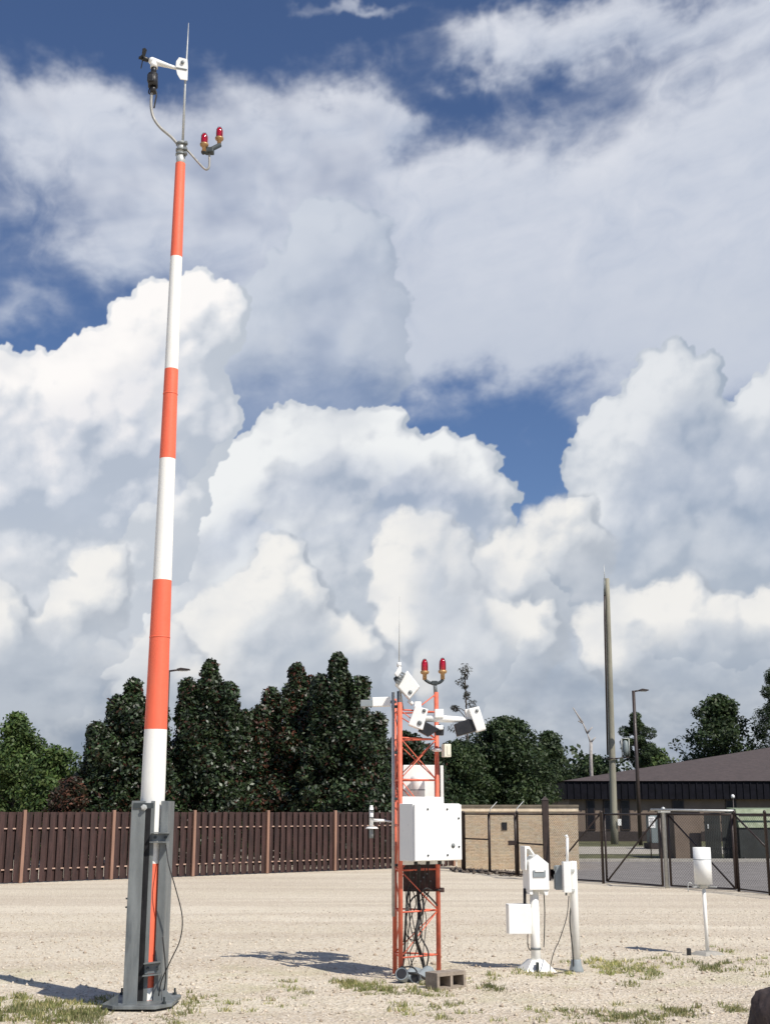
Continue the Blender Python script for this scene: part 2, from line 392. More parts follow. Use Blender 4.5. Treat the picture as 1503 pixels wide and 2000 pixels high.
NOSPLIT = {'board_panel', 'backing_boards', 'door', 'text_lines', 'fascia', 'pole', 'trunk', 'left_channel', 'right_channel', 'guard', 'red_globe'}
class MB:
    """collects shapes, given in world metres, and links them as one mesh"""
    def __init__(s, M=None):
        s.bm = bmesh.new(); s.M = M or Matrix.Identity(4); s.mi = 0
    def _add(s, verts, faces, smooth=False):
        vs = [s.bm.verts.new(s.M @ Vector(v)) for v in verts]
        out = []
        for f in faces:
            try: fc = s.bm.faces.new([vs[i] for i in f])
            except ValueError: continue
            fc.material_index = s.mi; fc.smooth = smooth; out.append(fc)
        return vs, out
    def box(s, c, size, rot=None, bevel=0.0, seg=2):
        x, y, z = (q / 2 for q in size)
        vs = [Vector(p) for p in ((-x,-y,-z),(x,-y,-z),(x,y,-z),(-x,y,-z),(-x,-y,z),(x,-y,z),(x,y,z),(-x,y,z))]
        m = Matrix.Translation(Vector(c)) @ (rot.to_4x4() if rot is not None else Matrix.Identity(4))
        vv, ff = s._add([m @ v for v in vs], [(0,3,2,1),(4,5,6,7),(0,1,5,4),(1,2,6,5),(2,3,7,6),(3,0,4,7)])
        if bevel:
            es = list({e for f in ff for e in f.edges})
            r = bmesh.ops.bevel(s.bm, geom=es, offset=bevel, segments=seg, profile=.6, affect='EDGES', clamp_overlap=True)
            for f in r['faces']: f.material_index = s.mi
        return s
    def prism(s, poly, ext, bevel=0.0):
        """poly: list of 3D points (planar), ext: extrusion vector"""
        n = len(poly); e = Vector(ext); P = [Vector(p) for p in poly]
        vv, ff = s._add(P + [p + e for p in P], [tuple(range(n))[::-1], tuple(range(n, 2 * n))] + [(i, (i + 1) % n, n + (i + 1) % n, n + i) for i in range(n)])
        if bevel:
            es = list({ed for f in ff for ed in f.edges})
            bmesh.ops.bevel(s.bm, geom=es, offset=bevel, segments=2, profile=.6, affect='EDGES', clamp_overlap=True)
        return s
    def tube(s, pts, rad, n=10, caps=True):
        P = [Vector(p) for p in pts]; m = len(P)
        rad = rad if hasattr(rad, '__len__') else [rad] * m
        rings = []; ref = None
        for i, p in enumerate(P):
            d = (P[min(i + 1, m - 1)] - P[max(i - 1, 0)]).normalized()
            if ref is None:
                ref = Vector((0, 0, 1)) if abs(d.z) < .9 else Vector((1, 0, 0))
            a = (ref - d * ref.dot(d))
            if a.length < 1e-4: a = d.orthogonal()
            a.normalize(); b = d.cross(a); ref = a
            rings.append([p + (a * math.cos(2 * math.pi * k / n) + b * math.sin(2 * math.pi * k / n)) * rad[i] for k in range(n)])
        V = [v for r in rings for v in r]; F = []
        for i in range(m - 1):
            for k in range(n):
                F.append((i * n + k, i * n + (k + 1) % n, (i + 1) * n + (k + 1) % n, (i + 1) * n + k))
        vv, ff = s._add(V, F, True)
        if caps:
            for base, rv in ((0, True), ((m - 1) * n, False)):
                q = [vv[base + k] for k in range(n)]
                try:
                    f = s.bm.faces.new(q[::-1] if rv else q); f.material_index = s.mi
                except ValueError: pass
        return s
    def lathe(s, o, prof, n=24, smooth=True, axis=None):
        """prof: (radius, height) pairs along axis from o"""
        ax = Vector(axis or (0, 0, 1)).normalized(); a = ax.orthogonal().normalized(); b = ax.cross(a); o = Vector(o)
        V = []; F = []
        for r, h in prof:
            for k in range(n):
                t = 2 * math.pi * k / n
                V.append(o + ax * h + (a * math.cos(t) + b * math.sin(t)) * max(r, 1e-4))
        for i in range(len(prof) - 1):
            for k in range(n):
                F.append((i * n + k, i * n + (k + 1) % n, (i + 1) * n + (k + 1) % n, (i + 1) * n + k))
        s._add(V, F, smooth)
        return s
    def quad(s, a, b, c, d):
        s._add([a, b, c, d], [(0, 1, 2, 3)]); return s
    def build(s, name, mats, parent=None, label=None):
        if parent is not None and name not in NOSPLIT:
            isl = s.islands()
            if 1 < len(isl) <= 9:
                out = None
                for grp in isl:
                    t = MB(); t.bm.free(); t.bm = s.bm.copy(); keep = set(grp)
                    t.bm.faces.ensure_lookup_table()
                    bmesh.ops.delete(t.bm, geom=[v for i, v in enumerate(t.bm.verts) if i not in keep], context='VERTS')
                    o = t.build1(name, mats, parent, label); out = out or o
                s.bm.free(); return out
        return s.build1(name, mats, parent, label)
    def islands(s, pad=.006):
        """connected pieces, merged where their boxes touch"""
        s.bm.verts.ensure_lookup_table(); s.bm.verts.index_update()
        n = len(s.bm.verts); par = list(range(n))
        def find(a):
            while par[a] != a: par[a] = par[par[a]]; a = par[a]
            return a
        for e in s.bm.edges: par[find(e.verts[0].index)] = find(e.verts[1].index)
        g = {}
        for v in s.bm.verts: g.setdefault(find(v.index), []).append(v)
        G_ = []
        for vs in g.values():
            lo = [min(v.co[k] for v in vs) - pad for k in range(3)]; hi = [max(v.co[k] for v in vs) + pad for k in range(3)]
            G_.append([lo, hi, [v.index for v in vs]])
        ch = True
        while ch:
            ch = False
            for i in range(len(G_)):
                for j in range(i + 1, len(G_)):
                    a, b = G_[i], G_[j]
                    if all(a[0][k] <= b[1][k] and b[0][k] <= a[1][k] for k in range(3)):
                        G_[i] = [[min(a[0][k], b[0][k]) for k in range(3)], [max(a[1][k], b[1][k]) for k in range(3)], a[2] + b[2]]
                        G_.pop(j); ch = True; break
                if ch: break
        return [q[2] for q in G_]
    def build1(s, name, mats, parent=None, label=None):
        me = bpy.data.meshes.new(name)
        off = origin(parent) if parent is not None else Vector((0, 0, 0))
        if parent is None and getattr(s, 'org', None) is not None: off = Vector(s.org)
        for v in s.bm.verts: v.co -= off
        bmesh.ops.recalc_face_normals(s.bm, faces=s.bm.faces)
        s.bm.to_mesh(me); s.bm.free()
        for m in (mats if isinstance(mats, (list, tuple)) else [mats]): me.materials.append(m)
        o = bpy.data.objects.new(name, me); COL.objects.link(o)
        if parent is not None: o.parent = parent
        else: o.location = off
        if label: o['label'] = label
        return o

def M_yaw(loc, deg):
    return Matrix.Translation(Vector(loc)) @ Matrix.Rotation(R(deg), 4, 'Z')

def curve(pts, n=8):
    """Catmull-Rom through the points"""
    P = [Vector(p) for p in pts]; P = [P[0] * 2 - P[1]] + P + [P[-1] * 2 - P[-2]]; out = []
    for i in range(1, len(P) - 2):
        for k in range(n):
            t = k / n; a, b, c, d = P[i - 1:i + 3]
            out.append(.5 * ((2 * b) + (c - a) * t + (2 * a - 5 * b + 4 * c - d) * t * t + (3 * b - a - 3 * c + d) * t ** 3))
    out.append(P[-2]); return out

# ---------------------------------------------------------------- materials
def principled(name):
    m = bpy.data.materials.new(name); m.use_nodes = True
    t = m.node_tree; g = NG(t)
    b = t.nodes['Principled BSDF']
    return m, g, b
def mat(name, col, rough=.6, metal=0.0, var=.12, scale=6.0, bump=0.0, bscale=40.0, dirt=0.0, dirtcol=(.12, .09, .06), dirtscale=3.0, streak=False, spec=.5, coat=0.0):
    m, g, b = principled(name)
    tcn = g.n('ShaderNodeNewGeometry').outputs['Position']
    vec = g.v('MULTIPLY', tcn, (1, 1, .18)) if streak else tcn
    n1 = g.noise(vec, scale, 5, .6)
    c0 = tuple(c * (1 - var) for c in col) + (1,); c1 = tuple(min(1, c * (1 + var)) for c in col) + (1,)
    c = g.mix(g.ss(n1, .3, .7), c0, c1)
    if dirt:
        n2 = g.noise(vec, dirtscale, 7, .68)
        c = g.mix(g.ss(n2, .52, .74, 0, dirt), c, dirtcol + (1,))
    g.put(b.inputs['Base Color'], c)
    g.put(b.inputs['Roughness'], g.ss(g.noise(tcn, scale * 2.3, 4, .6), .3, .7, max(0.03, rough - .1), min(1, rough + .1)))
    b.inputs['Metallic'].default_value = metal
    b.inputs['Specular IOR Level'].default_value = spec
    b.inputs['Coat Weight'].default_value = coat
    if bump:
        bp = g.n('ShaderNodeBump'); bp.inputs['Strength'].default_value = bump; bp.inputs['Distance'].default_value = .01
        g.put(bp.inputs['Height'], g.noise(tcn, bscale, 5, .6)); g.put(b.inputs['Normal'], bp.outputs[0])
    return m

ORANGE2 = mat("weathered_orange_paint", (.70, .155, .085), .55, var=.15, scale=9, dirt=.45, dirtcol=(.34, .07, .05), dirtscale=6, bump=.15)
ORANGE = mat("orange_paint", (.84, .150, .076), .55, var=.10, scale=3, dirt=.38, dirtcol=(.60, .20, .12), dirtscale=7, streak=True, bump=.15)
WHITEP = mat("white_paint", (.86, .85, .80), .5, var=.04, scale=3, dirt=.35, dirtcol=(.60, .56, .46), dirtscale=7, streak=True, bump=.1)
WHITEB = mat("white_enamel", (.87, .87, .84), .35, var=.02, scale=2, dirt=.10, dirtcol=(.55, .52, .45), dirtscale=3)
CREAM = mat("cream_plastic", (.74, .71, .58), .5, var=.05, dirt=.15, dirtcol=(.45, .4, .3))
GALV = mat("galvanised_steel", (.19, .205, .205), .55, metal=.25, var=.25, scale=7, dirt=.75, dirtcol=(.055, .068, .078), dirtscale=3.2, streak=True, bump=.1)
GALVD = mat("dark_galvanised_steel", (.045, .055, .058), .6, metal=.2, var=.25, scale=7, dirt=.4, dirtcol=(.04, .05, .05), streak=True)
GALVL = mat("light_galvanised_pipe", (.52, .53, .51), .5, metal=.35, var=.12, scale=12, dirt=.25, dirtcol=(.25, .24, .22))
ARMG = mat("dull_grey_pipe", (.34, .33, .30), .55, metal=.2, var=.15, scale=12)
GREYP = mat("grey_pvc", (.25, .285, .30), .55, var=.1, scale=6, dirt=.4, dirtcol=(.30, .26, .2), bump=.1)
BLACK = mat("black_plastic", (.018, .018, .020), .45, var=.2)
RUBBER = mat("black_cable", (.022, .021, .020), .6, var=.3, scale=20)
DKBRN = mat("dark_brown_metal", (.035, .022, .018), .5, var=.2, scale=8, dirt=.3, dirtcol=(.10, .06, .04))
RUSTY = mat("rusty_dark_panel", (.060, .034, .028), .7, var=.35, scale=9, dirt=.5, dirtcol=(.12, .05, .03))
AMBER = mat("weathered_brass", (.45, .27, .12), .45, metal=.4, var=.2, scale=30)
FENCEM = mat("brown_fence_board", (.042, .0195, .0165), .75, var=.5, scale=8.0, dirt=.5, dirtcol=(.062, .032, .027), dirtscale=5, streak=True, bump=.2)
RAILM = mat("pale_fence_rail", (.50, .34, .26), .7, var=.2, scale=6)
FENCEB = mat("shaded_fence_board", (.040, .019, .0165), .8, var=.25, scale=3.0, streak=True)
POSTM = mat("tan_fence_post", (.29, .165, .115), .7, var=.18, scale=5, dirt=.3, dirtcol=(.2, .1, .06), streak=True, bump=.2)
CONC = mat("concrete", (.36, .34, .30), .85, var=.15, scale=8, dirt=.3, dirtcol=(.18, .16, .13), bump=.4, bscale=60)
BLOCK = mat("cinder_block", (.30, .25, .20), .9, var=.2, scale=14, dirt=.35, dirtcol=(.10, .08, .06), bump=.6, bscale=90)
WOODP = mat("weathered_pole_wood", (.27, .255, .195), .8, var=.22, scale=3, dirt=.4, dirtcol=(.11, .12, .08), streak=True, bump=.3)
DKPOLE = mat("bronze_lamp_pole", (.045, .032, .028), .45, var=.15)
BWALL = mat("brown_building_wall", (.185, .14, .108), .8, var=.12, scale=1.2, bump=.2)
BBAND = mat("dark_brown_finish", (.035, .026, .024), .8, var=.2)
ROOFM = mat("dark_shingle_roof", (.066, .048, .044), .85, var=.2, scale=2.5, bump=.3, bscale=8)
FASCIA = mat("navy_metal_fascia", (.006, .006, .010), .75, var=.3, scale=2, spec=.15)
GLASSD = mat("dark_window_glass", (.008, .009, .013), .35, var=.3, scale=1, spec=.25)
GREEND = mat("green_container_paint", (.18, .22, .13), .6, var=.15, dirt=.3, scale=2)
DKGATE = mat("dark_green_slats", (.022, .026, .024), .7, var=.25, scale=2)
BLUEG = mat("pale_cabinet_paint", (.17, .20, .20), .5, var=.12, scale=2)
BARKM = mat("bark", (.085, .065, .050), .9, var=.3, scale=6, bump=.5, bscale=20)
BARKP = mat("pale_dead_wood", (.36, .33, .30), .9, var=.2, scale=6)
ROCKM = mat("dark_brown_rock", (.040, .028, .026), .8, var=.4, scale=5, dirt=.6, dirtcol=(.11, .075, .055), dirtscale=7, bump=.6, bscale=18)

def glass_red():
    m, g, b = principled("red_lamp_glass")
    pos = g.n('ShaderNodeNewGeometry').outputs['Position']
    g.put(b.inputs['Base Color'], g.mix(g.ss(g.noise(pos, 40, 2, .5), .35, .65), (.50, .004, .018, 1), (.62, .012, .04, 1)))
    b.inputs['Roughness'].default_value = .12
    b.inputs['Transmission Weight'].default_value = .45
    b.inputs['Coat Weight'].default_value = .6
    b.inputs['IOR'].default_value = 1.45
    return m
REDG = glass_red()

def brick_mat():
    m, g, b = principled("tan_brick")
    pos = g.n('ShaderNodeNewGeometry').outputs['Position']
    s_ = g.sep(pos)
    vec = g.xyz(g.m('ADD', s_[0], g.m('MULTIPLY', s_[1], .3)), s_[2], 0.0)
    bt = g.n('ShaderNodeTexBrick'); g.put(bt.inputs['Vector'], vec)
    bt.inputs['Scale'].default_value = 1.0; bt.inputs['Brick Width'].default_value = .30; bt.inputs['Row Height'].default_value = .095
    bt.inputs['Mortar Size'].default_value = .012; bt.inputs['Color1'].default_value = (.64, .52, .35, 1); bt.inputs['Color2'].default_value = (.50, .43, .31, 1)
    bt.inputs['Mortar'].default_value = (.58, .50, .38, 1); bt.inputs['Bias'].default_value = 0
    c = g.mix(g.ss(g.noise(pos, 3.5, 6, .7), .35, .65, 0, .5), bt.outputs['Color'], (.60, .40, .25, 1))
    c = g.mix(g.ss(g.noise(g.v('MULTIPLY', pos, (1, 1, 2)), 9, 5, .75), .47, .66, 0, .6), c, (.34, .24, .15, 1))
    g.put(b.inputs['Base Color'], c); b.inputs['Roughness'].default_value = .9
    bp = g.n('ShaderNodeBump'); bp.inputs['Strength'].default_value = .5; bp.inputs['Distance'].default_value = .01
    g.put(bp.inputs['Height'], g.m('SUBTRACT', 1.0, bt.outputs['Fac'])); g.put(b.inputs['Normal'], bp.outputs[0])
    return m
BRICK = brick_mat()
COPING = mat("pale_coping_stone", (.80, .66, .47), .85, var=.15, scale=4, dirt=.25)
COPTOP = mat("weathered_coping_top", (.17, .14, .10), .9, var=.2, scale=4)

def link_mat():
    """woven diamond wire, open between the wires"""
    m, g, b = principled("chain_link_wire")
    pos = g.n('ShaderNodeNewGeometry').outputs['Position']
    x, y, z = g.sep(pos)
    h = g.m('ADD', g.m('MULTIPLY', x, .80), g.m('MULTIPLY', y, -.60))
    a = g.m('PINGPONG', g.m('ADD', h, z), .036); c = g.m('PINGPONG', g.m('SUBTRACT', h, z), .036)
    wire = g.m('LESS_THAN', g.m('MINIMUM', a, c), .0031)
    b.inputs['Base Color'].default_value = (.03, .024, .022, 1); b.inputs['Roughness'].default_value = .5
    g.put(b.inputs['Alpha'], wire)
    return m
LINK = link_mat()

def ground_mat():
    m, g, b = principled("shell_gravel")
    pos = g.n('ShaderNodeNewGeometry').outputs['Position']
    x, y, z = g.sep(pos)
    big = g.noise(g.v('MULTIPLY', pos, (.35, 1, 1)), .28, 5, .6)
    c = g.mix(g.ss(big, .35, .66), (.64, .56, .425, 1), (.74, .66, .52, 1))
    mid = g.noise(pos, 2.2, 6, .7)
    c = g.mix(g.ss(mid, .50, .72, 0, .55), c, (.58, .475, .36, 1))
    c = g.mix(g.ss(mid, .45, .25, 0, .5), c, (.74, .66, .54, 1))
    # vehicle tracks running across
    tr = g.noise(g.v('MULTIPLY', pos, (.05, .62, 1)), 1.3, 3, .5)
    c = g.mix(g.ss(tr, .46, .60, 0, .62), c, (.53, .44, .335, 1))
    dk = g.noise(g.v('MULTIPLY', pos, (.6, 1, 1)), .11, 4, .6)
    c = g.mix(g.ss(dk, .45, .62, 0, .35), c, (.57, .48, .37, 1))
    # stones: mottled grains of two sizes
    v1 = g.n('ShaderNodeTexVoronoi'); g.put(v1.inputs['Vector'], pos); v1.inputs['Scale'].default_value = 30
    v2 = g.n('ShaderNodeTexVoronoi'); g.put(v2.inputs['Vector'], pos); v2.inputs['Scale'].default_value = 75
    r1 = g.sep(v1.outputs['Color'])[0]; r2 = g.sep(v2.outputs['Color'])[1]
    c = g.mix(g.ss(r1, .70, .95, 0, .55), c, (.80, .74, .64, 1))
    c = g.mix(g.ss(r1, .20, .04, 0, .5), c, (.38, .31, .235, 1))
    c = g.mix(g.ss(r2, .60, .95, 0, .35), c, (.74, .67, .56, 1))
    c = g.mix(g.ss(r2, .25, .02, 0, .4), c, (.40, .33, .25, 1))
    # weedy, slightly green soil patches in the nearer yard
    wd = g.noise(pos, .9, 6, .65)
    near = g.ss(y, 17.5, 14.0)
    c = g.mix(g.m('MULTIPLY', g.ss(wd, .50, .68, 0, .5), near), c, (.46, .43, .25, 1))
    g.put(b.inputs['Base Color'], c); b.inputs['Roughness'].default_value = .92
    b.inputs['Specular IOR Level'].default_value = .2
    bp = g.n('ShaderNodeBump'); bp.inputs['Strength'].default_value = .75; bp.inputs['Distance'].default_value = .02
    h = g.m('ADD', g.m('MULTIPLY', v1.outputs['Distance'], 1.2), g.m('ADD', g.m('MULTIPLY', v2.outputs['Distance'], .5), g.m('MULTIPLY', g.noise(pos, 5, 6, .65), 3.0)))
    g.put(bp.inputs['Height'], h); g.put(b.inputs['Normal'], bp.outputs[0])
    return m
ASPH = mat("worn_asphalt", (.20, .185, .175), .9, var=.15, scale=1.5, dirt=.4, dirtcol=(.27, .25, .22), dirtscale=1.0, bump=.4, bscale=70)
GRASSG = mat("lawn", (.10, .10, .045), .95, var=.35, scale=2.0, dirt=.6, dirtcol=(.16, .125, .07), dirtscale=.6)
PATHM = mat("pale_path_concrete", (.36, .33, .28), .9, var=.12, scale=1)

def leaf_mat(name, rough=.45, spec=.5, trans=.25):
    m, g, b = principled(name)
    an = g.n('ShaderNodeAttribute', attribute_name='tint')
    pos = g.n('ShaderNodeNewGeometry').outputs['Position']
    c = g.mix(g.ss(g.noise(pos, .9, 3, .5), .3, .7), an.outputs['Color'], g.mix(1.0, an.outputs['Color'], (1.35, 1.30, 1.1, 1), 'MULTIPLY'))
    g.put(b.inputs['Base Color'], c)
    b.inputs['Roughness'].default_value = rough; b.inputs['Specular IOR Level'].default_value = spec
    tr = g.n('ShaderNodeBsdfTranslucent'); g.put(tr.inputs[0], c)
    mx = g.n('ShaderNodeMixShader'); mx.inputs[0].default_value = trans
    g.put(mx.inputs[1], b.outputs[0]); g.put(mx.inputs[2], tr.outputs[0])
    o = [n for n in m.node_tree.nodes if n.type == 'OUTPUT_MATERIAL'][0]
    g.put(o.inputs[0], mx.outputs[0])
    return m
LEAFG = leaf_mat("glossy_leaf", .42, .45, .14)
LEAFM = leaf_mat("soft_leaf", .55, .35, .28)
NEEDLE = leaf_mat("pine_needle", .6, .3, .15)
BLADE = leaf_mat("grass_blade", .6, .3, .3)

def leaf_mesh(name, cen, nrm, size, col, mat_, parent=None, aspect=.5, loc=None, kind='leaf'):
    """many small leaf faces: cen (N,3), nrm (N,3), size (N), col (N,3)"""
    N = len(cen)
    n = nrm / np.maximum(np.linalg.norm(nrm, axis=1), 1e-6)[:, None]
    r = rng.normal(size=(N, 3)); a = np.cross(n, r); a /= np.maximum(np.linalg.norm(a, axis=1), 1e-6)[:, None]
    b = np.cross(n, a)
    s = size[:, None]
    if kind == 'blade':
        a = np.stack([np.cos(nrm[:, 0]), np.sin(nrm[:, 0]), np.zeros(N)], 1)
        lean = rng.normal(size=(N, 3)) * .45; lean[:, 2] = 1; lean /= np.linalg.norm(lean, axis=1)[:, None]
        w_ = s * aspect
        P = np.stack([cen - a * w_, cen + a * w_, cen + a * w_ * .15 + lean * s, cen - a * w_ * .15 + lean * s], 1)
    else:
        P = np.stack([cen - a * s * .5, cen - b * s * aspect * .5 + n * s * .06, cen + a * s * .5, cen + b * s * aspect * .5 + n * s * .06], 1)
    off = np.array(origin(parent) if parent is not None else (loc or (0, 0, 0)))
    co = (P - off).reshape(-1, 3).astype(np.float32)
    me = bpy.data.meshes.new(name)
    me.vertices.add(len(co)); me.vertices.foreach_set('co', co.ravel())
    me.loops.add(4 * N); me.loops.foreach_set('vertex_index', np.arange(4 * N, dtype=np.int32))
    me.polygons.add(N); me.polygons.foreach_set('loop_start', np.arange(0, 4 * N, 4, dtype=np.int32))
    me.update()
    at = me.attributes.new("tint", 'FLOAT_COLOR', 'POINT')
    c4 = np.concatenate([np.repeat(col, 4, axis=0), np.ones((4 * N, 1))], 1).astype(np.float32)
    at.data.foreach_set('color', c4.ravel())
    me.materials.append(mat_)
    o = bpy.data.objects.new(name, me); COL.objects.link(o)
    if parent is not None: o.parent = parent
    elif loc: o.location = loc
    return o
# ================================================================ GROUND
def np_mesh(name, co, faces, mats, smooth=True):
    me = bpy.data.meshes.new(name); me.from_pydata([tuple(c) for c in co], [], faces); me.update()
    for m in mats: me.materials.append(m)
    if smooth: me.polygons.foreach_set('use_smooth', [True] * len(me.polygons))
    o = bpy.data.objects.new(name, me); COL.objects.link(o); return o

def ground_h(x, y):
    x = np.asarray(x, dtype=np.float64); y = np.asarray(y, dtype=np.float64)
    h = fbm(x * .35, y * .35, 4, .5, 900) * .05 + fbm(x * 1.6, y * 1.6, 3, .5, 930) * .012
    return h * sstep(y, 8, 10.5) * sstep(y, 27, 22) * sstep(np.abs(x), 24, 16)
gxs = np.unique(np.concatenate([[-1500, -400, -150, -60], np.arange(-24, 24.1, .25), [60, 150, 400, 1500]]))
gys = np.unique(np.concatenate([[-1500, -300, -60, -10, 0, 4], np.arange(7, 28.1, .2), [32, 40, 60, 100, 200, 600, 2400]]))
GX, GYY = np.meshgrid(gxs, gys)
GZ = ground_h(GX, GYY)
nx_, ny_ = len(gxs), len(gys)
gi = np.arange(nx_ * ny_).reshape(ny_, nx_)
gf = np.stack([gi[:-1, :-1], gi[:-1, 1:], gi[1:, 1:], gi[1:, :-1]], -1).reshape(-1, 4).tolist()
gnd = np_mesh("ground", np.stack([GX, GYY, GZ], -1).reshape(-1, 3), gf, [ground_mat()])
tag(gnd, kind='structure')
def gz(x, y): return float(ground_h(np.array([x]), np.array([y]))[0])

def structure(name, mb, m):
    o = mb.build(name, m); tag(o, kind='structure'); return o
# fence line of the wire fence and gates: photo columns and distances
LINE = {905: 40.0, 956: 38.5, 1008: 36.8, 1068: 34.6, 1135: 33.6, 1180: 33.0, 1302: 31.0, 1442: 29.7, 1503: 28.3, 1620: 26.2, 1760: 23.9}
def LP(px, dy=0.0):
    D = LINE[px]; return Vector((Xat(px, 0.0, D), D + dy, 0.0))
m = MB()
near = [LP(k, .45) for k in (1068, 1180, 1302, 1442, 1503, 1620, 1760)]
far = [Vector((p.x, 47.4, 0)) for p in near]; far[-1].x = 46; near[-1] = Vector((46, 24, 0))
near.insert(0, Vector((5.4, 36.5, 0))); far.insert(0, Vector((5.4, 47.4, 0)))
for i in range(len(near) - 1):
    m.quad(*(v + Vector((0, 0, .010)) for v in (near[i], near[i + 1], far[i + 1], far[i])))
structure("road", m, ASPH)
m = MB(); m.box((33, 47.5, .05), (66, .2, .13), bevel=.015); structure("kerb", m, CONC)
m = MB(); m.quad((0, 47.6, .05), (70, 47.6, .05), (70, 130, .05), (0, 130, .05)); structure("lawn", m, GRASSG)
m = MB(); m.quad((3, 54.5, .062), (70, 54.5, .062), (70, 64, .062), (3, 67, .062)); structure("footpath", m, PATHM)

# ================================================================ BROWN BOARD FENCE
FA, FB = G(37, 1725), G(650, 1701)
fdir = (FB - FA).normalized(); bay = (FB - FA).length / 4
fn = Vector((fdir.y, -fdir.x, 0))             # towards the viewer
fence = thing("board_fence", FA - fdir * bay, 'long dark brown board fence with tan posts, in front of the dark trees', 'fence')
ang = math.atan2(fdir.y, fdir.x)
rotf = Matrix.Rotation(ang, 3, 'Z')
K0, K1 = -1, 6
FH = 1.76
fr = random.Random(3)
front = MB(); back = MB(); rail_zs = (.34, 1.36)
nb = 11; sp = bay / nb
for k in range(K0, K1):
    for j in range(nb):
        p = FA + fdir * (bay * k + sp * (j + .5))
        h = FH + fr.uniform(-.012, .006)
        front.box((p + fn * (.03 + fr.uniform(-.006, .008)) + fdir * fr.uniform(-.008, .008) + Vector((0, 0, h / 2 + .02))), (sp * fr.uniform(.56, .63), .018, h), rotf @ Matrix.Rotation(fr.uniform(-.006, .006), 3, 'Y'))
        q = p + fdir * sp * .5
        back.box((q - fn * .04 + Vector((0, 0, FH / 2 + .02))), (sp * .60, .018, FH - .01), rotf)
front.build("board_panel", FENCEM, fence)
back.build("backing_boards", FENCEB, fence)
for zz in rail_zs:
    rl = MB(); a = FA + fdir * bay * K0; b = FA + fdir * bay * K1
    rl.box((a + b) / 2 + Vector((0, 0, zz)) , ((b - a).length, .040, .030), rotf)
    rl.build("rail", RAILM, fence)
for k in range(K0, K1 + 1):
    p = FA + fdir * bay * k
    MB().box(p + fn * .085 + Vector((0, 0, .92)), (.085, .08, 1.82), rotf, bevel=.008).build("post", POSTM, fence)

# ================================================================ BRICK WALL
wl = Vector((Xat(893, 0, 41.4), 41.4, 0)); wr = Vector((Xat(1131, 0, 41.0), 41.0, 0))
wd = (wr - wl).normalized(); rw = Matrix.Rotation(math.atan2(wd.y, wd.x), 3, 'Z'); wn = Vector((-wd.y, wd.x, 0))
ww = thing("brick_wall", (wl + wr) / 2, 'tan brick wall with a pale coping and a small dark opening, behind the wire fence', 'wall')
L = (wr - wl).length; cw = (wl + wr) / 2
MB().box(cw + wn * .12 + Vector((0, 0, .90)), (L, .24, 1.80), rw).build("wall_body", BRICK, ww)
MB().box(cw + wn * .12 + Vector((0, 0, 1.86)), (L + .05, .30, .13), rw, bevel=.01).build("coping", COPING, ww)
MB().box(cw + wn * .12 + Vector((0, 0, 1.965)), (L + .09, .36, .085), rw, bevel=.02).build("capping", COPTOP, ww)
hp = W(984, 1614, 40.6); hp = wl + wd * ((hp - wl).dot(wd)) + Vector((0, 0, W(984, 1614, 40.6).z))
MB().box(hp - wn * .012, (.17, .03, .24), rw, bevel=.006).build("slab", BLACK, ww)  # flat black box on the wall face, no hole is cut
# side wall running back from the right corner
MB().box(wr + wn * 3.1 - wd * .23 + Vector((0, 0, .86)), (.24, 5.6, 1.72), rw).build("side_wall", BRICK, ww)

# ================================================================ WIRE FENCE AND GATES
def pipe(a, b, r, m, n=8):
    m.tube([a, b], r, n)
def Z(p, z): return Vector((p.x, p.y, z))
FT = 1.72
def lerp(a, b, t): return a + (b - a) * t
def wire_section(name, label, cat, a, b, mid=None, brace=None, post_a=False, post_b=False, group=None, z0=.06, part='frame', r=.024):
    root = thing(name, Z((a + b) / 2, 0), label, cat, group)
    f = MB(); pipe(Z(a, FT), Z(b, FT), r, f); pipe(Z(a, z0), Z(b, z0), r * .8, f)
    if cat == 'gate':
        pipe(Z(a, z0), Z(a, FT), r * 1.2, f); pipe(Z(b, z0), Z(b, FT), r * 1.2, f)
    if mid: pipe(Z(a, mid), Z(b, mid), r * .9, f)
    f.build("frame" if cat == 'gate' else "rail", DKBRN, root)
    if brace:
        q = MB(); t0, za, t1, zb = brace; pipe(Z(lerp(a, b, t0), za), Z(lerp(a, b, t1), zb), r * .9, q); q.build("brace", DKBRN, root)
    MB().quad(Z(a, z0), Z(b, z0), Z(b, FT), Z(a, FT)).build("wire_mesh", LINK, root)
    for flag, p in ((post_a, a), (post_b, b)):
        if flag:
            q = MB(); q.lathe(Z(p, -.05), [(0, 0), (flag, 0), (flag, FT + .08), (flag * 1.15, FT + .085), (flag * .8, FT + .13), (0, FT + .15)], 12); q.build("post", DKBRN, root)
    return root
gA = [LP(k) for k in (905, 956, 1008, 1068)]
ws = wire_section("wire_fence", 'short wire fence bay with a mid rail, at the left end of the brick wall', 'wire fence', gA[0], gA[1] - Vector((.05, 0, 0)), mid=.98, post_a=.07)
ws2 = wire_section("pedestrian_gate", 'narrow brown wire walk gate standing in front of the small dark wall opening', 'gate', gA[1], gA[2], r=.034)
MB().box(Z(gA[2], .92) + Vector((-.12, -.04, 0)), (.2, .08, .13), bevel=.01).build("latch", DKBRN, ws2)
ws3 = wire_section("wire_fence", 'wire fence bay with a mid rail, between the walk gate and the thick brown post', 'wire fence', gA[2] + Vector((.05, 0, 0)), gA[3] - Vector((.1, 0, 0)), mid=.92, post_a=.04)
for p in (gA[1], gA[2]):
    q = MB(); q.tube([Z(p, FT), Z(p, FT + .16) + Vector((.06, 0, 0)), Z(p, FT + .36) + Vector((.26, .1, 0))], [.014, .012, .010], 6)
    q.build("barb_arm", GALVL, ws2)
tp = gA[3]
